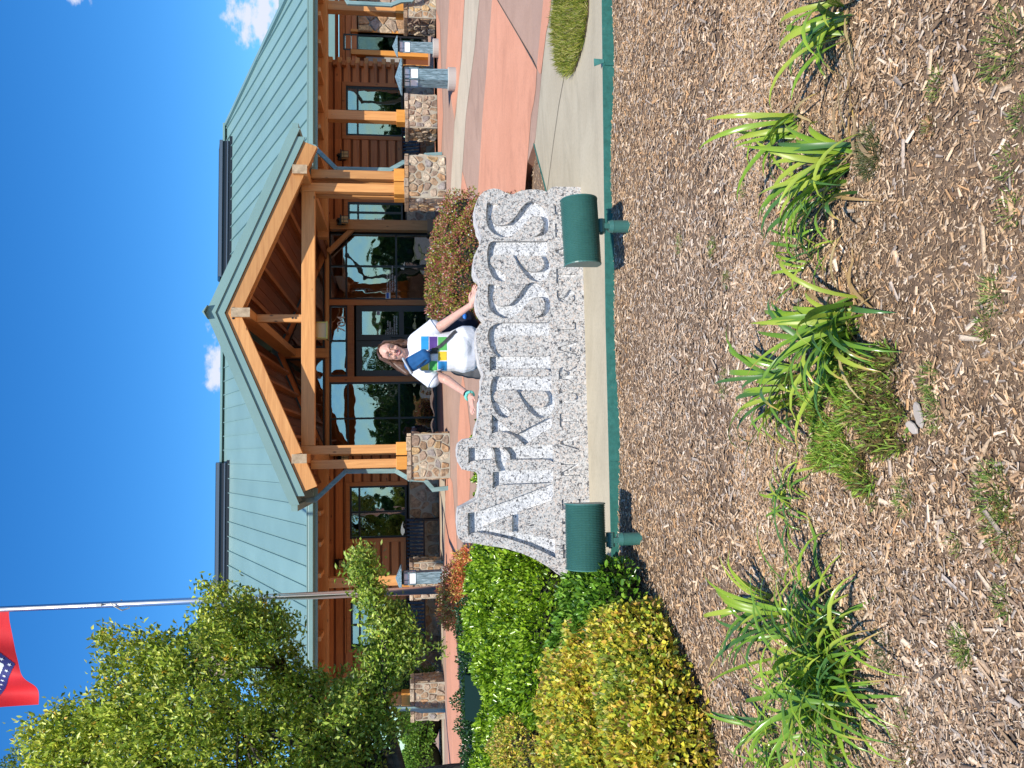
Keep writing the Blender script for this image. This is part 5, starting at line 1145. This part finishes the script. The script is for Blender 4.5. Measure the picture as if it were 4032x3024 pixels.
# spirea
lump = []
for (y_, Y_, r_, h_) in ((2540, 4.6, .24, .42), (2640, 4.45, .26, .40), (2760, 4.3, .28, .42), (2880, 4.15, .28, .44), (3000, 4.05, .3, .46), (3130, 4.0, .3, .46), (2560, 5.0, .26, .52), (2700, 4.95, .3, .56), (2850, 4.85, .32, .57), (3000, 4.75, .32, .58), (3150, 4.7, .3, .58), (2620, 5.4, .3, .54), (2780, 5.45, .32, .58), (2950, 5.4, .34, .6), (3120, 5.3, .34, .6), (2490, 5.0, .16, .42), (2450, 5.3, .14, .42)):
    lump.append((W(2500, y_, Y_).x, Y_, h_*.28-.07, r_, .30, h_*.74))
SPL = [(.78, .66, .07), (.66, .62, .07), (.48, .55, .06), (.74, .47, .09), (.26, .38, .04), (.45, .27, .11), (.9, .78, .2)]
def spc(P, C):
    k = np.sin(P[:, 0]*6)*np.cos(P[:, 1]*7+1)+RNG.normal(0, .5, len(P)) < -.6; C = C.copy(); C[k] = np.array([.30, .38, .05])*RNG.uniform(.6, 1.3, (k.sum(), 1)); return C
shrub('spirea_shrub', lump, 46000, .036, .022, SPL, 'large golden yellow spirea shrub filling the left foreground', 'shrub', [.25, .2, .15, .13, .12, .06, .09], leaf_m, colf=spc, zmin=-.07, jit=.9)
lump = [(hx(y_, 7.0, 2050), 6.55, .35, .3, .3, .40) for y_ in (2880, 2990, 3110)]
shrub('spirea_shrub', lump, 9000, .026, .015, SPL, 'smaller yellow spirea tucked inside the green hedge', 'shrub', None, leaf_m)
# abelia
lump = []
for (y_, v_, Y_, r_) in ((850, 1800, 7.9, .26), (930, 1790, 8.0, .34), (1030, 1780, 8.1, .36), (1130, 1765, 8.1, .36), (1210, 1760, 8.1, .30), (1000, 1850, 7.7, .4), (1120, 1850, 7.7, .42), (1200, 1900, 7.6, .36), (900, 1880, 7.6, .3), (1240, 1800, 7.9, .24), (1050, 1800, 8.5, .4)):
    p = W(v_, y_, Y_); lump.append((p.x, p.y, p.z-r_*.35, r_, r_, r_)); lump.append((p.x, p.y, .35, r_*.9, r_, .45))
AB = [(.42, .11, .08), (.54, .20, .14), (.30, .36, .04), (.44, .46, .07), (.16, .22, .03), (.50, .28, .09), (.85, .72, .70)]
shrub('abelia_shrub', lump, 42000, .024, .014, AB, 'rounded reddish green abelia bush behind the right half of the sign', 'shrub', [.25, .2, .16, .12, .12, .12, .03], leaf_m, jit=1.0)
# nandina
lump = []
for (v_, y_, Y_, r_) in ((1795, 2340, 11.2, .26), (1830, 2290, 11, .3), (1835, 2400, 11, .3), (1780, 2420, 11.1, .2), (1860, 2350, 10.8, .34), (1830, 2230, 10.8, .16), (1850, 2180, 10.6, .12)):
    p = W(v_, y_, Y_); lump.append((p.x, p.y, p.z, r_, r_, r_)); lump.append((p.x, p.y, .45, r_*.5, r_*.5, .4))
shrub('nandina_shrub', lump, 6500, .05, .020, [(.82, .22, .10), (.85, .42, .14), (.75, .55, .14), (.50, .46, .08), (.9, .32, .18)], 'orange red feathery nandina at the foot of the flagpole', 'shrub', None, leaf_m, jit=1.1, s=.12, depth=.7)
# shrubs beyond the left end of the building
lump = [(W(1700, y_, 22).x, 22+random.uniform(-1, 1), 1.0, .75, .9, random.uniform(.55, .75)) for y_ in (2840, 2900, 2980, 3080, 3200, 3350)]
shrub('background_bush', lump, 15000, .085, .05, [(.16, .32, .04), (.26, .42, .06), (.10, .22, .03)], 'row of light green bushes past the left end of the building', 'bush', None, leaf_m)
lump = [(W(1600, y_, 21).x, 21, 1.4, .45, .45, .5) for y_ in (2680, 2740)]+[(W(1600, 2710, 21).x, 21, .9, .5, .5, .5)]
shrub('background_bush', lump, 5000, .05, .03, [(.14, .26, .04), (.22, .34, .06), (.08, .18, .03)], 'yellow green bush behind the last stone pier on the left', 'bush', None, leaf_m)
# shrub just outside the right edge whose shade falls on the mulch
lump = [(4.05, 4.95, .25, .34, .4, .45), (4.35, 5.0, .3, .4, .45, .5), (4.1, 5.25, .3, .3, .3, .4)]
shrub('holly_shrub', lump, 6000, .04, .02, HG, 'green holly shrub just beyond the right edge of the frame', 'shrub')

# ================================================================== trees
def ppoly(px, py, poly):
    ins = np.zeros(len(px), bool); j = len(poly)-1
    for i in range(len(poly)):
        xi, yi = poly[i]; xj, yj = poly[j]; ins ^= ((yi > py) != (yj > py)) & (px < (xj-xi)*(py-yi)/(yj-yi+1e-9)+xi); j = i
    return ins
TY = 10.3
OUT = [(95, 2870), (150, 2810), (190, 2740), (300, 2790), (330, 2700), (225, 2670), (240, 2640), (330, 2650), (400, 2560), (385, 2480), (450, 2450), (520, 2500), (570, 2455), (640, 2400), (760, 2350), (800, 2270), (870, 2290), (905, 2340), (960, 2310), (1010, 2360), (1090, 2370), (1120, 2400), (1170, 2380), (1200, 2480), (1290, 2560), (1230, 2640), (1310, 2600), (1370, 2540), (1350, 2450), (1400, 2330), (1350, 2260), (1380, 2170), (1410, 2150), (1450, 2140), (1490, 2200), (1520, 2240), (1560, 2330), (1600, 2300), (1640, 2330), (1640, 2420), (1620, 2450), (1640, 2500), (1700, 2500), (1775, 2520), (1750, 2580), (1680, 2560), (1600, 2640), (1560, 2700), (1540, 2790), (1620, 2790), (1560, 2900), (1520, 3024), (1560, 3200), (1600, 3500), (900, 3900), (300, 3700), (60, 3300), (140, 3060)]
poly_w = [(W(a, b, TY).x, W(a, b, TY).z) for a, b in OUT]
bx_ = [p[0] for p in poly_w]; bz_ = [p[1] for p in poly_w]
tb = Vector((W(1500, 3080, TY).x, TY+.1, .1)); tree = thing('elm_tree', tb, 'leafy green tree overhanging the roof at the left side', 'tree')
nc = 3300; X_ = g.uniform(min(bx_), max(bx_), nc*3); Z_ = g.uniform(min(bz_), max(bz_), nc*3); k = ppoly(X_, Z_, poly_w); X_, Z_ = X_[k][:nc], Z_[k][:nc]; nc = len(X_)
E1 = np.array(poly_w); E2 = np.roll(E1, -1, 0); Q = np.stack([X_, Z_], 1)[:, None]; AB_ = E2-E1; tt_ = np.clip(((Q-E1)*AB_).sum(-1)/(AB_**2).sum(-1), 0, 1); dist = np.linalg.norm(Q-(E1+tt_[..., None]*AB_), axis=2).min(1)
thick = np.clip(.12+dist*1.3, .12, 1.5); Y_ = TY+g.uniform(-1, 1, nc)*thick
low = Z_ < 2.0; Y_ = np.where(low, TY+(Y_-TY)*.55, Y_)
cen = np.stack([X_, Y_, Z_], 1); 
# thin some clumps so that the sky shows through
hole = np.sin(X_*3.1+Z_*2.3)+np.sin(Z_*4.1-X_*2.+Y_*1.5); cen = cen[(dist > .07) & (hole > np.where(X_ < W(1500, 2720, TY).x, -1.7, np.where((Z_ > 1.0) & (Z_ < 2.6), -.1, -.35)))]; nc = len(cen)
per = 44; P = np.repeat(cen, per, 0)+g.normal(0, 1, (nc*per, 3))*np.array([.08, .08, .07]); n = len(P)
tw = nrm(cen-np.array([tb.x, tb.y, 2.0])); D = np.repeat(tw, per, 0)*.7+g.normal(0, .7, (n, 3))+np.array([0, 0, .1])
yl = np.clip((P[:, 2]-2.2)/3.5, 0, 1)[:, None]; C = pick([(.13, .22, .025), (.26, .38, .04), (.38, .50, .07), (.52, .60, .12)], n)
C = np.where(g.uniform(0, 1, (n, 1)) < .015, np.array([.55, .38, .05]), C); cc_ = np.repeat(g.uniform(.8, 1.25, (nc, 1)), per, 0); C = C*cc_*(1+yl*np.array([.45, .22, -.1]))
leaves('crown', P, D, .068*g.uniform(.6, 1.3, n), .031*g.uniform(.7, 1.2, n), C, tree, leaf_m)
mb = MB(); th = Vector((tb.x, tb.y, 1.5)); mb.tube([tb, tb+Vector((.02, 0, .8)), th], [.12, .1, .085], 12)
mb.build('trunk', bark, tree, smooth=True)
mb = MB(); ci = g.choice(nc, 260, replace=False); hubs = [Vector((tb.x+dx, TY+dy, z)) for dx, dy, z in ((.5, .2, 2.5), (.9, -.2, 3.4), (0, .3, 3.2), (.3, -.4, 4.2), (1.4, .1, 2.9), (-.4, 0, 4.0), (1.1, .1, 1.95), (1.9, -.1, 1.7))]
for h in hubs: mb.tube([th, th.lerp(h, .5)+Vector((0, 0, .12)), h], [.07, .05, .035], 8)
for i in ci:
    c = Vector(cen[i]); h = min(hubs, key=lambda q: (q-c).length); md = h.lerp(c, .5)+Vector((0, 0, .06)); mb.tube([h, md, c], [.022, .012, .004], 5)
mb.build('branch', bark, tree, smooth=True)
# a second tree's tips at the lower-left corner of the photograph (top left of the place)
p = W(30, 2990, 16); lump = [(p.x-.25, 16, p.z-.25, .5, .5, .35), (p.x-.8, 16, p.z-.7, .9, .8, .8), (p.x-1.2, 16, p.z-1.8, 1.1, 1, 1.2)]
t2 = thing('elm_tree', (p.x-1.2, 16, .5), 'tree beyond the crown whose tips reach the far corner', 'tree'); Pq, dq = blob_pts(lump, 9000, .5, .5)
leaves('crown', Pq, dq+RNG.normal(0, .8, Pq.shape), .06*RNG.uniform(.6, 1.2, len(Pq)), .028, pick([(.10, .18, .02), (.16, .24, .03), (.22, .28, .05)], len(Pq)), t2, leaf_m)
mb = MB(); mb.tube([(p.x-1.2, 16, .5), (p.x-1.1, 16, p.z-1)], [.14, .07], 10); mb.tube([(p.x-1.1, 16, p.z-1.5), (p.x-.4, 16, p.z-.4)], [.05, .015], 6); mb.build('trunk', bark, t2)
# trees behind the building at left and behind the photographer (reflected in the windows)
def far_tree(x, y, h, r, seed, label, group):
    z0 = -.1; t = thing('broad_tree', (x, y, z0), label, 'tree', group); rr = np.random.default_rng(seed); ls = []
    for k in range(7): a = rr.uniform(0, 6.28); q = rr.uniform(.0, .55)*r; ls.append((x+q*math.cos(a), y+q*math.sin(a), h*rr.uniform(.5, .78), r*rr.uniform(.45, .65), r*rr.uniform(.45, .65), r*rr.uniform(.4, .55)))
    Pq, dq = blob_pts(ls, 2600, .5, h*.2); leaves('crown', Pq, dq+RNG.normal(0, .8, Pq.shape), .34*rr.uniform(.6, 1.2, len(Pq)), .2, pick([(.04, .09, .015), (.07, .14, .02), (.10, .18, .03)], len(Pq)), t, leaf_m)
    mb = MB(); mb.tube([(x, y, z0), (x, y, h*.55)], [r*.08, r*.04], 8)
    for k in range(4): mb.tube([(x, y, h*.4), ls[k][:3]], [r*.03, r*.012], 6)
    mb.build('trunk', bark, t)
for i, (x_, y_, h_, r_) in enumerate(((-17, 46, 7, 3.5), (-24, 52, 8, 4.2), (-12.5, 52, 6.5, 3.2))):
    far_tree(x_, y_, h_, r_, 100+i, ('tree far behind the left end of the building', 'broad tree farthest left behind the bushes', 'small tree seen past the corner of the lodge')[i], 'trees behind the building')
rr = random.Random(12)
for i in range(22): far_tree(-46+i*5.0+rr.uniform(-1.5, 1.5), -46-rr.uniform(0, 14), rr.uniform(3.2, 6.5), rr.uniform(2.4, 4), 200+i, 'tree across the car park behind the camera, mirrored in the windows', 'trees behind the camera')
mb = MB()
for i in range(60): mb.ell((-140+i*5+rr.uniform(-2, 2), -75+rr.uniform(-4, 4), 1.6), (5, 4, rr.uniform(2.4, 4.2)), 10, 7)
tag(mb.build('distant_wood', mat('wood_mass', rough=.9, build=lambda nt, b: setc(nt, b, ramp(nt, noise(nt, coord(nt), 1.2, 6, .7), [(.35, (.01, .02, .006)), (.65, (.06, .10, .02))])))), kind='stuff')
ground_sheet('car_park', [(-60, -45), (60, -45), (60, -6), (-60, -6)], -.15, mat('asphalt', (.06, .06, .06), .9))

# ================================================================== person
wy = 6.72
pe = thing('person', (.8, wy, 0), 'smiling woman in white T-shirt leaning both hands on the sign', 'person')
q = lambda x, y, Y=wy: W(1450+x/2.911, 1150+y/2.911, Y)
headc = q(268, 690); chin = q(420, 672)
mb = MB(); tilt = Matrix.Rotation(math.radians(13), 3, 'Y')        # head leans to picture-right of the face
def hp(x, y, z): return headc+tilt @ Vector((x, y, z))
mb.ell(hp(0, .01, .025), (.077, .092, .092), 20, 14, tilt); mb.ell(hp(0, -.022, -.045), (.058, .062, .068), 18, 12, tilt); mb.ell(hp(0, -.058, -.088), (.026, .024, .022), 12, 8, tilt)
mb.caps(hp(0, -.088, .012), hp(0, -.108, -.022), .008, .013, 10); mb.ell(hp(.010, -.100, -.026), (.009, .009, .007)); mb.ell(hp(-.010, -.100, -.026), (.009, .009, .007))
for s_ in (-1, 1):
    mb.ell(hp(s_*.037, -.066, -.030), (.024, .020, .020), 12, 8); mb.ell(hp(s_*.032, -.078, .030), (.026, .012, .010), 12, 8); mb.ell(hp(s_*.079, .01, -.012), (.012, .018, .028), 10, 8, tilt)
mb.ell(hp(0, -.082, -.060), (.026, .010, .008), 12, 8)
nb_ = q(560, 700); sh_c = q(585, 705)
mb.caps(hp(0, .02, -.07), nb_+Vector((0, .02, -.01)), .050, .056)
SR, SLh = q(520, 830), q(500, 575)          # his right = picture-left shoulder
SR = q(560, 880); SLh = q(545, 560)
hipc = Vector((.80, wy+.06, .86))
mb.caps(SR, SLh, .055, .055); mb.caps(nb_+Vector((0, .02, -.04)), hipc+Vector((0, 0, .15)), .10, .11); mb.caps(hipc+Vector((-.06, 0, 0)), hipc+Vector((.06, 0, 0)), .095, .095)
# arms
eR = q(900, 1005, wy-.05); wR = q(1170, 1195, 6.34); eL = q(860, 375, wy-.08); wL = W(1855, 1200, 6.33)
mb.caps(SR, eR, .052, .040); mb.caps(eR, wR, .040, .024); mb.caps(SLh, eL, .052, .041); mb.caps(eL, wL, .041, .024)
def hand(wr, to, up, side, L=.165):
    d = (to-wr).normalized(); sd = d.cross(up).normalized(); u = sd.cross(d)
    pc = wr+d*.05; M = Matrix((sd, d, u)).transposed(); mb.ell(pc, (.038, .052, .016), 14, 10, M); mb.caps(wr-d*.01, pc, .024, .022)
    for k, (o_, l_, r_) in enumerate(((-.029, .062, .0078), (-.010, .074, .0085), (.010, .070, .0085), (.028, .055, .0074))):
        a = pc+d*.042+sd*o_; b = a+d*l_*.5+sd*o_*.12+u*.004; c = b+d*l_*.5+sd*o_*.15-u*.008; mb.caps(a, b, r_*1.08, r_, 8); mb.caps(b, c, r_, r_*.82, 8)
    a = wr+d*.02+sd*side*.028; b = a+sd*side*.028+d*.025; c = b+d*.032+sd*side*.006-u*.004; mb.caps(a, b, .011, .0098, 8); mb.caps(b, c, .0098, .008, 8)
hRt = W(1868, 1648, 6.24); hLt = W(1879, 1118, 6.24)
wRc = wR; hand(wR, hRt+Vector((0, 0, .004)), Vector((0, -.35, 1)), -1); hand(wL, hLt+Vector((0, 0, .006)), Vector((0, -.5, 1)), -1)
# legs
for s_ in (-1, 1):
    hp_ = hipc+Vector((s_*.085, 0, -.06)); kn = Vector((.78+s_*.10, wy+.0, .46)); an = Vector((.78+s_*.10, wy+.06, .09)); mb.caps(hp_, kn, .068, .05); mb.caps(kn, an, .05, .036); mb.caps(an, an+Vector((0, -.15, -.045)), .04, .03)
remeshed(mb, 'body', skin_m, pe, .0045, 3)
# T-shirt
shirt = mat('white_cotton', rough=.9, build=lambda nt, b: (setc(nt, b, ramp(nt, noise(nt, coord(nt), 5, 3), [(.3, (.76, .76, .80)), (.7, (.80, .80, .83))])), bump(nt, b, noise(nt, coord(nt, (1, 1, .45)), 16, 4, .6, .6), .4, .02)))
mb = MB()
sR1 = q(748, 1010, wy-.03); sL1 = q(770, 395, wy-.04)
mb.caps(SR+Vector((.01, 0, .005)), SLh+Vector((-.01, 0, .005)), .068, .068, 16); mb.caps(SR, sR1.lerp(SR, .12), .070, .076, 16); mb.caps(SLh, sL1.lerp(SLh, .12), .070, .074, 16)
mb.caps(q(600, 640)+Vector((0, 0, 0)), q(1000, 610), .11, .12, 18); mb.caps(q(600, 770), q(1000, 740), .11, .125, 18); mb.caps(q(1000, 600), q(1130, 560), .12, .135, 18); mb.caps(q(1000, 740), q(1120, 750), .125, .135, 18)
mb.ell(q(1080, 660), (.200, .15, .12), 20, 12); mb.caps(q(1150, 600), q(1150, 750), .125, .125, 16); mb.ell(q(800, 620, wy-.05), (.085, .07, .08)); mb.ell(q(800, 790, wy-.05), (.085, .07, .08)); mb.caps(nb_+Vector((0, .02, -.02)), q(640, 705), .066, .1, 16)
remeshed(mb, 't_shirt', shirt, pe, .0075, 4)
cuff = mat('shirt_hem', (.7, .7, .74), .9); mb = MB()
for a, b, r_ in ((SR, sR1, .078), (SLh, sL1, .076)): d = (b-a).normalized(); mb.tube([b-d*.035, b-d*.012, b+d*.002], [r_*.94, r_, r_*.99], 22, False)
mb.build('sleeve_hem', cuff, pe, smooth=True)
# printed squares on the chest (plain blocks of colour)
cols = [[(.02, .30, .62), (.09, .04, .22), (.10, .42, .10)], [(.45, .08, .06), (.72, .72, .74), (.75, .50, .03)], [(.70, .55, .06), (.08, .40, .09), (.02, .22, .5)]]
sh_ob = [o for o in pe.children if o.name.startswith('t_shirt')][0]
from mathutils.bvhtree import BVHTree
vs = [v.co+org(pe) for v in sh_ob.data.vertices]; bvh = BVHTree.FromPolygons(vs, [tuple(p.vertices) for p in sh_ob.data.polygons])
def onshirt(x, y, off=.003, b=None):
    w_ = q(x, y); d = (w_-CAM).normalized(); h = bvh.ray_cast(CAM, d, 20); p_ = h[0] if h[0] is not None else w_; return p_-d*off
for ci_, (xa, xb) in enumerate(((605, 690), (700, 790), (800, 900))):
    for ri, (ya, yb) in enumerate(((505, 660), (672, 775), (785, 893))):
        mb = MB(); nn = 6
        for i in range(nn+1):
            for j in range(nn+1): mb.v.append(tuple(onshirt(xa+(xb-xa)*i/nn, ya+(yb-ya)*j/nn+(xb-605)*.03)))
        for i in range(nn):
            for j in range(nn): k = i*(nn+1)+j; mb.f.append((k, k+1, k+nn+2, k+nn+1))
        mb.build('print_square', mat('print_%d_%d' % (ri, ci_), cols[ri][ci_], .8), pe)
# trousers, shoes
jean = mat('grey_denim', (.10, .10, .105), .9); mb = MB(); mb.caps(hipc+Vector((-.07, 0, 0)), hipc+Vector((.07, 0, 0)), .115, .115)
mb.caps(hipc+Vector((-.05, 0, .08)), hipc+Vector((.05, 0, .08)), .115, .115)
for s_ in (-1, 1):
    hp_ = hipc+Vector((s_*.09, 0, -.06)); kn = Vector((.78+s_*.10, wy+.0, .46)); an = Vector((.78+s_*.10, wy+.06, .11)); mb.caps(hp_, kn, .105, .078); mb.caps(kn, an, .078, .065)
remeshed(mb, 'trousers', jean, pe, .010, 4)
mb = MB()
for s_ in (-1, 1): a = Vector((.78+s_*.10, wy+.08, .05)); mb.caps(a, a+Vector((0, -.18, -.008)), .05, .042)
remeshed(mb, 'shoe', mat('dark_shoe', (.04, .04, .045), .6), pe, .008, 2)
# hair
hair_m = mat('brown_hair', rough=.45, build=lambda nt, b: setc(nt, b, ramp(nt, noise(nt, coord(nt, (60, 60, 6)), 2, 4), [(.3, (.05, .024, .015)), (.7, (.17, .085, .05))])))
mb = MB(); mb.ell(hp(0, .022, .034), (.087, .093, .091), 22, 14, tilt)
for s_ in (-1, 1):
    mb.caps(hp(s_*.060, -.010, .07), hp(s_*.083, -.005, .0), .026, .022); mb.caps(hp(s_*.083, .0, .0), hp(s_*.088, .01, -.085), .024, .026)
mb.caps(hp(0, .06, 0), hp(0, .06, -.1), .075, .06)
mb.caps(hp(-.085, .01, -.05), q(445, 925, wy-.02), .034, .024); mb.caps(hp(-.08, .03, -.03), q(390, 850), .036, .036); mb.caps(q(390, 850), q(455, 900), .036, .026); mb.caps(hp(.085, .01, -.08), q(455, 570, wy-.0), .028, .020)
hair = remeshed(mb, 'hair', hair_m, pe, .0045, 2)
# carve the face free: remove hair vertices in front of the face
me = hair.data; import bmesh
bm = bmesh.new(); bm.from_mesh(me); Ti = tilt.transposed(); dele = []
for v in bm.verts:
    l_ = Ti @ (v.co+org(pe)-headc)
    if l_.y < -.035 and abs(l_.x) < .062+.1*max(0, -l_.z-.0)*0 and l_.z < .082-.9*abs(l_.x)*.35: dele.append(v)
bmesh.ops.delete(bm, geom=dele, context='VERTS'); bm.to_mesh(me); bm.free()
mb = MB(); rr = random.Random(4)
for k in range(150):
    s_ = -1 if k % 2 else 1; a0 = rr.uniform(-.6, 1.2); x0 = s_*rr.uniform(.004, .03); pts = [hp(x0, -.045+.08*abs(a0)*rr.random(), .118), hp(s_*.065, -.045+rr.uniform(0, .08), .075), hp(s_*rr.uniform(.083, .094), -.03+rr.uniform(0, .08), .0)]
    e = q(rr.uniform(430, 490), rr.uniform(820, 960), wy-.02+rr.uniform(0, .06)) if s_ < 0 else q(rr.uniform(430, 475), rr.uniform(548, 600), wy-.01+rr.uniform(0, .06))
    pts.append(pts[-1].lerp(e, .5)+Vector((s_*.015, 0, 0))); pts.append(e); mb.tube(pts, [.0016, .0026, .0028, .0024, .0008], 4, False)
mb.build('hair_strands', hair_m, pe, smooth=True)
# face details
wht = mat('eye_white', (.75, .72, .70), .2); iris = mat('iris', (.09, .055, .03), .3); lip = mat('lips', (.45, .10, .09), .4); teeth = mat('teeth', (.8, .78, .72), .3); gold = mat('gold_wire', (.45, .28, .14), .3, .9)
for s_ in (-1, 1):
    mb = MB(); mb.ell(hp(s_*.031, -.0815, .010), (.0105, .005, .0042), 12, 8, tilt); mb.build('eye', wht, pe, smooth=True)
    mb = MB(); mb.ell(hp(s_*.031, -.0865, .010), (.0050, .003, .0048), 10, 8); mb.build('iris', iris, pe, smooth=True)
    mb = MB(); mb.tube([hp(s_*.015, -.0925, .034), hp(s_*.032, -.094, .040), hp(s_*.052, -.082, .033)], [.0018, .0022, .0010], 6); mb.build('eyebrow', hair_m, pe)
    mb = MB(); L_ = [hp(s_*.032+.025*math.cos(a), -.104+.010*abs(math.cos(a))*.5, .004+.021*math.sin(a)) for a in [k/20*2*math.pi for k in range(21)]]; mb.tube(L_, .0014, 6); mb.tube([hp(s_*.057, -.100, .010), hp(s_*.082, -.04, .008), hp(s_*.082, .01, .0)], .0016, 5); mb.build('glasses_rim', gold, pe)
mb = MB(); mb.tube([hp(-.008, -.106, .010), hp(0, -.110, .013), hp(.008, -.106, .010)], .0018, 6); mb.build('glasses_bridge', gold, pe)
mb = MB(); L_ = [hp(x_, -.0935+abs(x_)*.35, -.053+abs(x_)**2*9) for x_ in (-.027, -.018, -.008, 0, .008, .018, .027)]; mb.tube(L_, [.0015, .003, .0032, .0028, .0032, .003, .0015], 7)
L2 = [hp(x_, -.0935+abs(x_)*.35, -.070+abs(x_)**2*26) for x_ in (-.027, -.018, -.008, 0, .008, .018, .027)]; mb.tube(L2, [.0015, .003, .0035, .0038, .0035, .003, .0015], 7); mb.build('lips', lip, pe, smooth=True)
mb = MB(); V = L_+L2[::-1]; n7 = 7; mb.add([p_+Vector((0, .002, 0)) for p_ in L_]+[p_+Vector((0, .003, 0)) for p_ in L2], [(i, i+1, i+8, i+7) for i in range(6)]); mb.build('teeth', teeth, pe)
# watch and scrunchie
dR = (wR-eR).normalized(); a = wR-dR*.045; mb = MB(); mb.tube([a-dR*.012, a+dR*.012], .0325, 20); mb.box(a.x-.022, a.x+.016, a.y-.045, a.y-.02, a.z-.02, a.z+.022); mb.build('wristwatch', mat('black_watch', (.012, .012, .015), .3), pe)
a = wR-dR*.012; mb = MB(); s1 = dR.cross(Vector((0, 1, 0))).normalized(); s2 = dR.cross(s1)
for k in range(18): t_ = k/18*2*math.pi; c = a+(s1*math.cos(t_)+s2*math.sin(t_))*.034; mb.ell(c+dR*.004*math.sin(k*2.4), (.013, .013, .013), 8, 6)
remeshed(mb, 'scrunchie', mat('mint_cloth', (.16, .55, .45), .85), pe, .004, 2)
# bags and papers
blue = mat('blue_nylon', rough=.6, build=lambda nt, b: (setc(nt, b, ramp(nt, noise(nt, coord(nt), 9, 4), [(.3, (.006, .075, .22)), (.7, (.012, .12, .32))])), bump(nt, b, noise(nt, coord(nt), 14, 4), .5, .01)))
strapm = mat('charcoal_strap', (.05, .05, .055), .8); bg_ = thing('sling_bag', q(550, 780, wy-.2), 'small blue sling bag strapped across her chest', 'bag')
f = lambda x, y: onshirt(x, y, .0)
pA = q(475, 835, 6.55); pB = q(655, 735, 6.55); mb = MB(); ax = (pB-pA).normalized()
for k in range(9): u_ = k/8; c = pA.lerp(pB, u_); mb.ell(c+Vector((0, 0, 0)), (.045+.006*math.sin(u_*3), .038, .045), 12, 8)
s1 = ax.cross(Vector((0, 1, 0))).normalized()
for o_ in (-.03, .03):
    mb.caps(pA+s1*o_, pB+s1*o_, .034, .034, 12)
remeshed(mb, 'bag_body', blue, bg_, .006, 3)
mb = MB(); mb.bar(pA-ax*.028-Vector((0, .025, 0)), pA-ax*.012-Vector((0, .03, 0)), .15, .05, (0, 1, 0)); mb.build('grey_trim', mat('light_grey_trim', (.35, .38, .42), .6), bg_, bevel=.006)
mb = MB(); mb.bar(pA.lerp(pB, .25)+Vector((0, -.042, 0))-s1*.05, pA.lerp(pB, .9)+Vector((0, -.042, 0))-s1*.03, .006, .004, (0, 1, 0)); mb.build('zip', mat('zip_black', (.02, .02, .02)), bg_)
mb = MB(); P_ = [(670, 722), (720, 690), (770, 655), (830, 615), (880, 570), (930, 520), (980, 465), (1010, 445)]; V = []
for i, (x_, y_) in enumerate(P_):
    j = min(i+1, len(P_)-1); i0 = j-1; dx, dy = P_[j][0]-P_[i0][0], P_[j][1]-P_[i0][1]; L_ = math.hypot(dx, dy); nx_, ny_ = -dy/L_*19, dx/L_*19
    V += [onshirt(x_+nx_, y_+ny_, .010), onshirt(x_-nx_, y_-ny_, .010), onshirt(x_-nx_, y_-ny_, .006), onshirt(x_+nx_, y_+ny_, .006)]
mb.add(V, [(i*4+a_, i*4+b_, i*4+4+b_, i*4+4+a_) for i in range(len(P_)-1) for a_, b_ in ((0, 1), (1, 2), (2, 3), (3, 0))]); mb.build('strap', strapm, bg_)
c = onshirt(760, 672, .016); mb = MB(); mb.box(c.x-.024, c.x+.024, c.y-.006, c.y+.006, c.z-.026, c.z+.026); mb.build('buckle', dark_iron, bg_, bevel=.006)
bp = thing('backpack', q(1010, 375, wy+.2), 'navy backpack with a bright blue patch hanging behind her', 'bag'); navy = mat('navy_nylon', (.008, .010, .028), .6)
mb = MB(); mb.caps(q(880, 410, wy+.2), q(1100, 330, wy+.2), .085, .105); mb.caps(q(950, 440, wy+.2), q(1170, 380, wy+.2), .09, .08); mb.ell(q(1010, 520, wy+.2), (.15, .08, .22)); remeshed(mb, 'bag_body', navy, bp, .010, 4)
c = q(1105, 285, wy+.12); mb = MB(); mb.ell(c, (.035, .03, .022)); mb.build('blue_patch', mat('bright_blue_nylon', (.01, .15, .55), .5), bp, smooth=True)
pp = thing('brochure_stack', W(1882, 1626, 6.23), 'folded white brochures lying under her hand on the sign', 'brochures'); p0 = W(1883, 1570, 6.23); p1 = W(1884, 1682, 6.23)
for k in range(4):
    z_ = min(p0.z, p1.z)-.012+k*.0055; mb = MB(); a_ = math.radians(-3+k*2.5); cxp, cyp = (p0.x+p1.x)/2-.01*k, 6.23-.004*k
    c_, s_ = math.cos(a_), math.sin(a_); V = []
    for zz_ in (0, .0035):
        for u_, v_ in ((-.112, -.05), (.108, -.05), (.108, .05), (-.112, .05)): V.append((cxp+u_*c_-v_*s_, cyp+u_*s_+v_*c_, z_+zz_+(.006 if u_ < 0 and k > 1 else 0)))
    mb.add(V, [(0, 3, 2, 1), (4, 5, 6, 7), (0, 1, 5, 4), (1, 2, 6, 5), (2, 3, 7, 6), (3, 0, 4, 7)]); mb.build('brochure', mat('paper_%d' % (k % 2), ((.75, .77, .8), (.62, .70, .78))[k % 2], .6), pp)
